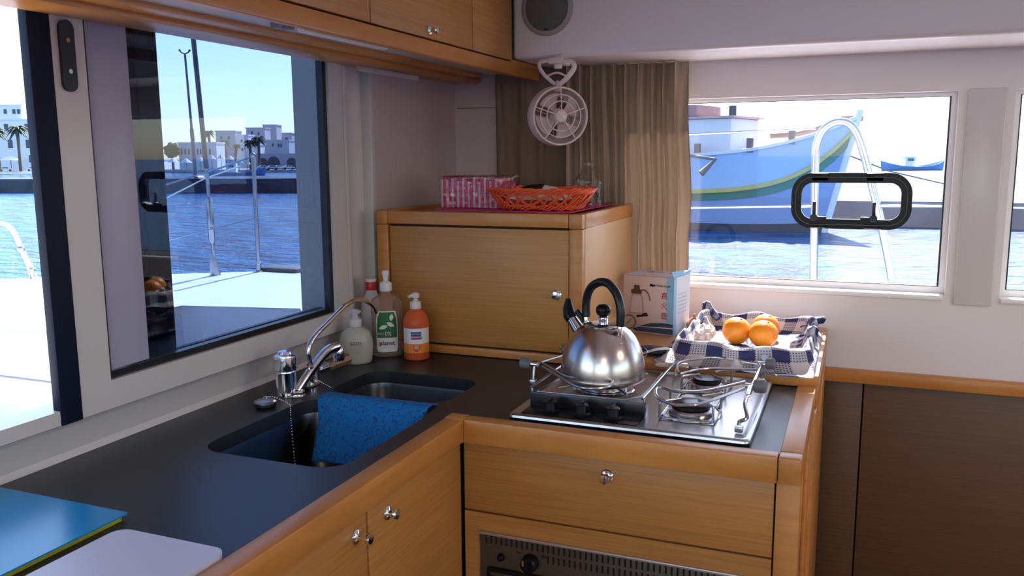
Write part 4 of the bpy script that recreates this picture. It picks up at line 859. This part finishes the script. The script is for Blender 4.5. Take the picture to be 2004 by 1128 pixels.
# ------------------------------------------------------------------ harbour
def G(px, py, z=SEA): return onz(px, py, z)
def strip(pxs, py, depth, z1, back=1.12):
    A = [G(a, py) for a in pxs]; B_ = [EYE+(q-EYE)*back for q in A]; poly = [(q.x, q.y) for q in A]+[(q.x, q.y) for q in B_[::-1]]
    return prism(poly, SEA-.6, z1)
M_stone = mat('dark_stone', (.045, .055, .075), .9, vary=.4, vscale=.4); M_quay = mat('pale_stone', (.42, .38, .38), .9, vary=.3, vscale=.3)
tag(obj('breakwater', strip((-500, 0, 350, 900), 378, 6, SEA+1.12, 1.06), M_stone), 'low dark stone breakwater across the left windows', 'breakwater')
tag(obj('quay', strip((-600, 0, 350, 760), 338, 6, SEA+.55, 3.2), M_quay), 'pale stone town quay carrying the waterfront houses', 'quay')
QZ = SEA+.55
def at(px, py, d):  # a point d metres ahead of the camera
    return EYE+ray(px, py)*d
M_hw = mat('whitewash', (.70, .69, .72), .8); M_hb = mat('pink_plaster', (.55, .48, .50), .85); M_win = mat('window_dark', (.04, .05, .08), .4); M_hg = mat('grey_plaster', (.42, .42, .48), .85)
def house(px0, px1, pyt, d, m, wins, lab, deep=5, parapet=False, cat='building', name='house', z0=None):
    a = at(px0, 300, d); b_ = at(px1, 300, d); Z0 = QZ if z0 is None else z0; a.z = b_.z = Z0; top = at((px0+px1)/2, pyt, d).z; ax = (b_-a).normalized(); ay = Vector((-ax.y, ax.x, 0))
    W = (b_-a).length; H = top-Z0; Mx = Matrix(((ax.x, ay.x, 0, a.x), (ax.y, ay.y, 0, a.y), (0, 0, 1, Z0), (0, 0, 0, 1)))
    h = thing(name, (a.x, a.y, Z0), lab, cat)
    obj('walls', MB().box(0, 0, 0, W, deep, H, M=Mx), m, h)
    obj('parapet', MB().box(-.15, -.15, H, W+.15, deep+.15, H+.25, M=Mx), m, h)
    k = W/(px1-px0)
    for wx, wy, ww, wh in wins:
        zc = at(wx, wy, d).z-Z0; xc = (wx-px0)*k
        w_ = obj('window', MB().box(xc-ww*k/2, -.06, zc-wh*k/2, xc+ww*k/2, .02, zc+wh*k/2, M=Mx), M_win, h)
    return h, Mx, k, H, W
house(-60, 74, 236, 160, M_hw, [(-20, 250, 8, 14), (17, 250, 8, 14), (57, 250, 8, 14), (-20, 282, 8, 16), (22, 282, 9, 16), (57, 282, 9, 16), (60, 311, 8, 14)], 'white three storey hotel seen through the open window')
house(6, 50, 208, 160.5, M_hw, [(18, 219, 6, 9), (35, 219, 6, 9), (44, 219, 6, 9)], 'white roof storey on top of the hotel', name='penthouse', z0=at(7, 236, 160).z+.3)
house(350, 424, 281, 168, M_hw, [(x, 297, 3, 11) for x in (356, 363, 370, 387, 393, 404, 411)], 'long white waterfront building with a row of narrow windows')
house(424, 462, 258, 201, M_hg, [(435, 270, 4, 6), (450, 270, 4, 6)], 'grey block rising behind the long white building')
house(462, 487, 266, 194, M_hw, [(474, 276, 4, 5)], 'small white block left of the hilltop houses')
house(484, 520, 252, 208, M_hb, [(495, 260, 3, 5), (508, 262, 3, 5)], 'pink plastered hillside house with flat roof')
house(517, 543, 246, 216, M_hb, [(527, 265, 4, 8)], 'tallest pink house at the top of the town')
house(543, 572, 262, 224, M_hg, [(552, 272, 4, 5), (562, 272, 4, 5)], 'grey house right of the tallest pink house')
house(570, 640, 263, 232, M_hb, [(577, 283, 4, 5), (590, 272, 4, 4)], 'pinkish house at the right edge of the town')
house(512, 566, 276, 187, M_hg, [(535, 284, 3, 5), (546, 285, 3, 6), (551, 285, 3, 6)], 'middle grey terrace house with paired windows')
house(462, 506, 284, 180, M_hw, [(475, 293, 4, 6), (490, 293, 4, 6)], 'low white house behind the dark palms')
h, Mx, k, H, W = house(500, 640, 303, 163, M_hg, [], 'grey arcaded waterfront building with dark arches')
for cx, r_ in ((514, 9), (535, 12), (570, 9.5), (590, 8)):
    xc = (cx-500)*k; rr_ = r_*k; P = [(xc-rr_, 0), (xc+rr_, 0)]+[(xc+rr_*math.cos(a), H*.45+rr_*math.sin(a)) for a in [PI*i/10 for i in range(11)]]
    n = len(P); obj('arch', MB().geo([Mx @ Vector((x, y, z)) for y in (-.08, .02) for x, z in P], [list(range(n)), list(range(n, 2*n))]+[[i, (i+1) % n, n+(i+1) % n, n+i] for i in range(n)]), M_win, h)
# trees and palms
M_leaf = mat('palm_green', (.03, .055, .03), .8, vary=.4, vscale=2); M_trunk = mat('palm_trunk', (.12, .09, .07), .9)
def palm(px, pyt, pyb, d, cr, lab, lean=0, m=M_leaf):
    base = at(px, 300, d); base.z = QZ; H = at(px, pyt, d).z-QZ; R_ = cr*d/FPX
    p = thing('palm_tree', base, lab, 'palm', 'waterfront palms')
    tp_ = base+Vector((lean, 0, H)); obj('trunk', MB().tube(smooth([base, base+Vector((lean*.3, 0, H*.5)), tp_], 4), [.30]*3+[.26]*5+[.22], 8), M_trunk, p)
    mb = MB()
    for q in range(26):
        a = q*2.399; el = .9-1.5*(q/26); u = Vector((math.cos(a), math.sin(a), 0)); s_ = Vector((-u.y, u.x, 0)); P = []
        for i in range(7):
            t = i/6; P.append(tp_+u*R_*t*math.cos(el*.6)+Vector((0, 0, R_*(math.sin(el)*t-.75*t*t))))
        vs = []; 
        for i, c_ in enumerate(P): w_ = R_*.16*math.sin(PI*min(1, .12+i/6*.9)); vs += [c_-s_*w_-Vector((0, 0, w_*.7)), c_, c_+s_*w_-Vector((0, 0, w_*.7))]
        mb.geo(vs, [[3*i+j, 3*i+j+1, 3*i+j+4, 3*i+j+3] for i in range(6) for j in (0, 1)])
    obj('fronds', mb, m, p, ang=180, solid=.02)
palm(38, 250, 322, 152, 22, 'tall palm in front of the white hotel by the open window')
palm(-4, 255, 322, 152, 22, 'palm cut by the left edge of the photo')
palm(490, 276, 306, 158, 14, 'dark palm leftmost of the dark pair near the stanchion')
palm(507, 270, 306, 158, 17, 'dark palm rightmost of the dark pair near the stanchion')
M_lf2 = mat('pale_palm', (.10, .13, .12), .8)
palm(441, 276, 306, 176, 15, 'pale palm right of the shroud wire', 0, M_lf2); palm(458, 284, 306, 160, 9, 'thin leaning palm between the pale palm and dark pair', .8); palm(411, 258, 306, 178, 13, 'pale palm above the long white building behind the shroud', 0, M_lf2)
def bush(px, pyc, d, rpx, lab):
    c = at(px, pyc, d); c.z = max(c.z, QZ+rpx*d/FPX*.6); R_ = rpx*d/FPX; mb = MB(); bmesh.ops.create_icosphere(mb.b, subdivisions=4, radius=R_)
    for v in mb.b.verts: v.co = v.co*(1+.28*noise.noise(v.co*1.3)+.15*noise.noise(v.co*3.5))*.95+c
    t = thing('tree', (c.x, c.y, QZ), lab, 'tree'); obj('crown', mb, M_leaf, t, ang=180); obj('trunk', MB().cyl((c.x, c.y, QZ), c, .25), M_trunk, t)
bush(337, 294, 166, 15, 'dark bushy tree left of the long white building')
# lamp post on the breakwater
bz = SEA+1.12; q = at(384, 352, 67); q.z = bz; tq = at(373, 110, 67)
lpst = thing('lamp_post', q, 'tall twin-armed lamp post standing on the breakwater', 'lamp post')
tq = Vector((q.x-.25, q.y-.1, tq.z))
obj('pole', MB().tube([q, q.lerp(tq, .4), q.lerp(tq, .41), tq], [.16, .15, .10, .08], 10), mat('post_grey', (.12, .14, .20), .5), lpst)
for s_ in (-1, 1): obj('lamp_arm', MB().tube([tq, tq+R*s_*.25+Vector((0, 0, .1)), tq+R*s_*.42+Vector((0, 0, .32))], [.05, .05, .09], 8), M_dkmetal, lpst)
# parasols, wall, cars, boats on the quay
M_aw = mat('awning_white', (.78, .75, .74), .8)
def parasol(px, pyt, d, wpx, lab, i):
    c = at(px, pyt, d); r_ = wpx*d/FPX/2; t = thing('parasol', (c.x, c.y, QZ), lab, 'parasol', 'quayside parasols')
    obj('canopy', MB().lathe([(r_, c.z-.8), (r_*.5, c.z-.35), (.05, c.z)], (c.x, c.y, 0), 8), M_aw, t, ang=10); obj('pole', MB().cyl((c.x, c.y, QZ), (c.x, c.y, c.z-.3), .05, 6), M_trunk, t)
for i, (a, b_, w_, lab) in enumerate(((20, 305, 42, 'large white parasol in front of the white hotel'), (392, 307, 17, 'white parasol just left of the shroud foot of the lamp post'), (414, 303, 16, 'white parasol just right of the shroud wire'),
        (432, 302, 16, 'white parasol below the pale palm'), (450, 304, 17, 'white parasol right of the pale palm'), (467, 309, 15, 'white parasol left of the dark palms'), (483, 313, 14, 'small low white parasol below the dark palms'),
        (338, 309, 22, 'white parasol in front of the dark bushy tree'), (364, 310, 22, 'white parasol left of the lamp post'))):
    parasol(a, b_, 156, w_, lab, i)
M_car = mat('car_paint', (.70, .71, .74), .3); M_tyre = mat('tyre', (.02, .02, .02), .8)
def car(px, d, lab, first=[None]):
    p = at(px, 300, d); p.z = QZ
    if first[0] is None:
        c = thing('car', (0, 0, 0), lab, 'car', 'parked cars on the quay')
        sec = [(-2.0, .35), (-2.0, .85), (-1.3, .95), (-.8, 1.42), (.7, 1.42), (1.3, .92), (2.0, .78), (2.0, .35)]; n = 8
        obj('body', MB().geo([(x, y, z) for y in (-.8, .8) for x, z in sec], [list(range(n)), list(range(n, 2*n))]+[[i, (i+1) % n, n+(i+1) % n, n+i] for i in range(n)]), M_car, c)
        obj('windows', MB().geo([(x, y, z) for y in (-.82, .82) for x, z in ((-1.15, .98), (-.75, 1.34), (.62, 1.34), (1.12, .96))], [[0, 1, 2, 3], [4, 5, 6, 7]]+[[i, (i+1) % 4, 4+(i+1) % 4, 4+i] for i in range(4)]), M_win, c)
        for x in (-1.25, 1.25):
            for y in (-.78, .78): obj('wheel', MB().cyl((x, y-.08, .33), (x, y+.08, .33), .33, 14), M_tyre, c)
        c.location = p; c.rotation_euler = (0, 0, math.atan2(R.y, R.x)+.5); c.scale = (.55, .55, .55); first[0] = c
    else:
        c = dup(first[0], p, lab)
car(513, 156, 'parked car leftmost in front of the arcade'); car(531, 155, 'parked car below the largest arch'); car(545, 157, 'parked car between the two middle arches'); car(563, 156, 'parked car rightmost in front of the arcade')
car(8, 154, 'parked car at the left edge below the big parasol'); car(62, 154, 'parked car beside the palm in front of the hotel')
def smallboat(p, L_, lab, mh, mc, rz, cabin=True):
    t = thing('fishing_boat', (p.x, p.y, SEA), lab, 'boat'); Mx = Matrix.Translation((p.x, p.y, SEA)) @ Matrix.Rotation(rz, 4, 'Z')
    def hull(u, v):
        x = (u-.5)*L_; b_ = L_*.16*(1-abs(2*u-1)**2.6); sh = L_*(.07+.10*abs(2*u-1)**2.2); s_ = (v-.5)*2
        return Mx @ Vector((x*(1+.06*abs(s_)), b_*math.copysign(abs(s_)**.5, s_), sh*abs(s_)**2-.1))
    obj('hull', MB().grid(hull, 24, 10), mh, t, solid=.05, ang=60)
    obj('deck', MB().grid(lambda u, v: Mx @ Vector(((u-.5)*L_*.98, L_*.15*(1-abs(2*u-1)**2.6)*(2*v-1), L_*.06)), 24, 2), mc, t)
    if cabin:
        w_ = obj('wheelhouse', MB().box(-L_*.16, -L_*.07, L_*.05, L_*.02, L_*.07, L_*.22, .05, M=Mx), mc, t)
        obj('window', MB().box(-L_*.12, -L_*.075, L_*.15, -L_*.02, L_*.075, L_*.19, M=Mx), M_win, w_)
    obj('mast', MB().tube([Mx @ Vector((-L_*.02, 0, L_*.05)), Mx @ Vector((-L_*.02, 0, L_*.36))], .05, 6), mc, t)
    return t
M_bb = mat('boat_blue', (.10, .25, .55), .5)
smallboat(G(462, 344), 8.5, 'small blue fishing boat moored before the town quay', M_bb, M_hw, math.atan2(R.y, R.x)+.15)
far = G(1785, 334); smallboat(far, 10.5, 'distant blue fishing boat on the horizon right of the rail', M_bb, M_hw, math.atan2(R.y, R.x)+.1)
# pier beyond the rear window
tag(obj('pier', prism([(-2.2, 35), (30, 35), (30, 48), (-2.2, 48)], SEA-1, SEA+.95), mat('pier_concrete', (.26, .19, .18), .85, vary=.2, vscale=.4)), 'concrete pier with dark shaded face behind the fishing boat', 'pier')
struct_far = tag(obj('moored_trawler_line', MB().tube([at(1650, 300, 30), at(1740, 335, 32), at(1900, 372, 34)], .03, 5), M_dkmetal), 'mooring rope running from the boat bow to the pier', 'rope')
# large wooden boat
kb_ = thing('wooden_boat', (0, 0, 0), 'large light blue wooden boat with yellow and green rubbing strake', 'boat')
AX = Vector((.965, -.26, 0)); NY = Vector((-.26, -.965, 0)); B0 = G(1612, 455); kb_.location = B0
def hb_(s): return 2.3*(1-math.exp(-s*5.5))*(1-.25*max(0, s-.6))
def hs(s): return 2.62+1.35*math.exp(-s*9.0)+.12*s
def fy_(s): return .50+.36*math.exp(-s*16)
def hp(s, f, side=1, off=0):
    h = hs(s)*f; fl = .70+.34*f; rake = .95*f*math.exp(-s*8)
    return B0 - AX*(s*13.5-rake) + NY*side*(hb_(s)*fl+off) + Vector((0, 0, h-.02))
def bandp(nm, f0, f1, m, off=0, solid=.04, label=None):
    mb = MB()
    for sd in (1, -1): mb.grid(lambda u, v: hp(u, (f0(u) if callable(f0) else f0)*(1-v)+(f1(u) if callable(f1) else f1)*v, sd, off), 50, 6)
    return obj(nm, mb, m, kb_, label=label, solid=solid, ang=60)
bandp('hull', -.12, lambda s: fy_(s)-.10, mat('hull_pale_blue', (.22, .30, .52), .5), label='pale blue lower hull')
bandp('waterline_paint', -.12, .10, mat('antifoul', (.05, .05, .07), .8), .02, label='dark bottom paint')
bandp('green_stripe', lambda s: fy_(s)-.10, lambda s: fy_(s), mat('stripe_green', (.05, .18, .13), .6), .04, label='green stripe')
bandp('yellow_strake', lambda s: fy_(s), lambda s: fy_(s)+.045, mat('strake_yellow', (.55, .45, .12), .5), .09, .08, label='yellow rubbing strake')
bandp('bulwark', lambda s: fy_(s)+.04, 1.0, mat('bulwark_blue', (.36, .50, .72), .5), label='light blue bulwark')
bandp('gunwale', .985, 1.02, M_hw, .05, .08, label='white gunwale')
obj('deck', MB().geo([hp(i/30, .85, 1) for i in range(31)]+[hp(i/30, .85, -1) for i in range(30, -1, -1)], [list(range(62))]), M_hg, kb_)
whp = B0-AX*7.0; Mw = Matrix(((AX.x, -NY.x, 0, whp.x), (AX.y, -NY.y, 0, whp.y), (0, 0, 1, whp.z), (0, 0, 0, 1)))
wh = obj('wheelhouse', MB().box(-3.4, -1.3, 2.2, 4.0, 1.3, 4.0, .05, M=Mw), mat('house_white', (.66, .62, .64), .6), kb_)
obj('window', MB().box(.55, -1.34, 3.2, 1.15, -1.28, 3.65, M=Mw), M_win, wh); obj('window', MB().box(-1.6, -1.34, 3.2, -.9, -1.28, 3.65, M=Mw), M_win, wh)
obj('roof', MB().box(-3.5, -1.45, 4.0, 4.15, 1.45, 4.08, M=Mw), mat('roof_pink', (.50, .33, .32), .7), wh)
obj('canopy', MB().box(-3.0, -1.1, 4.08, 2.6, 1.1, 4.55, .1, M=Mw), mat('canopy_brown', (.32, .20, .19), .8), wh)
obj('chimney', MB().cyl(Mw @ Vector((3.5, 0, 4.05)), Mw @ Vector((3.5, 0, 4.5)), .14, 12), M_dkmetal, wh)
for s_ in (.10, .18, .30, .38): q = hp(s_, 1.0); obj('bollard', MB().cyl(q-Vector((0, 0, .1)), q+Vector((0, 0, .38)), .12, 10), M_hw if s_ == .38 else mat('bollard_brown', (.18, .12, .12), .7), kb_)
dB = 29.5
obj('bowsprit', MB().tube(smooth([at(1508, 266, dB), at(1560, 262, dB), at(1605, 250, dB), at(1640, 234, dB), at(1665, 231, dB), at(1688, 232, dB)], 4), .10, 8), mat('sprit_red', (.30, .13, .12), .7), kb_)
obj('mooring_rope', MB().tube([hp(.38, 1.05), at(1400, 312, dB-1), at(1372, 340, dB-1)], [.05, .05, .12], 8), mat('rope_brown', (.2, .16, .15), .9), kb_)
obj('stem_post', MB().tube([hp(0, f, 1) for f in (-.1, .2, .5, .8, 1.06)], .12, 8), M_hw, kb_)
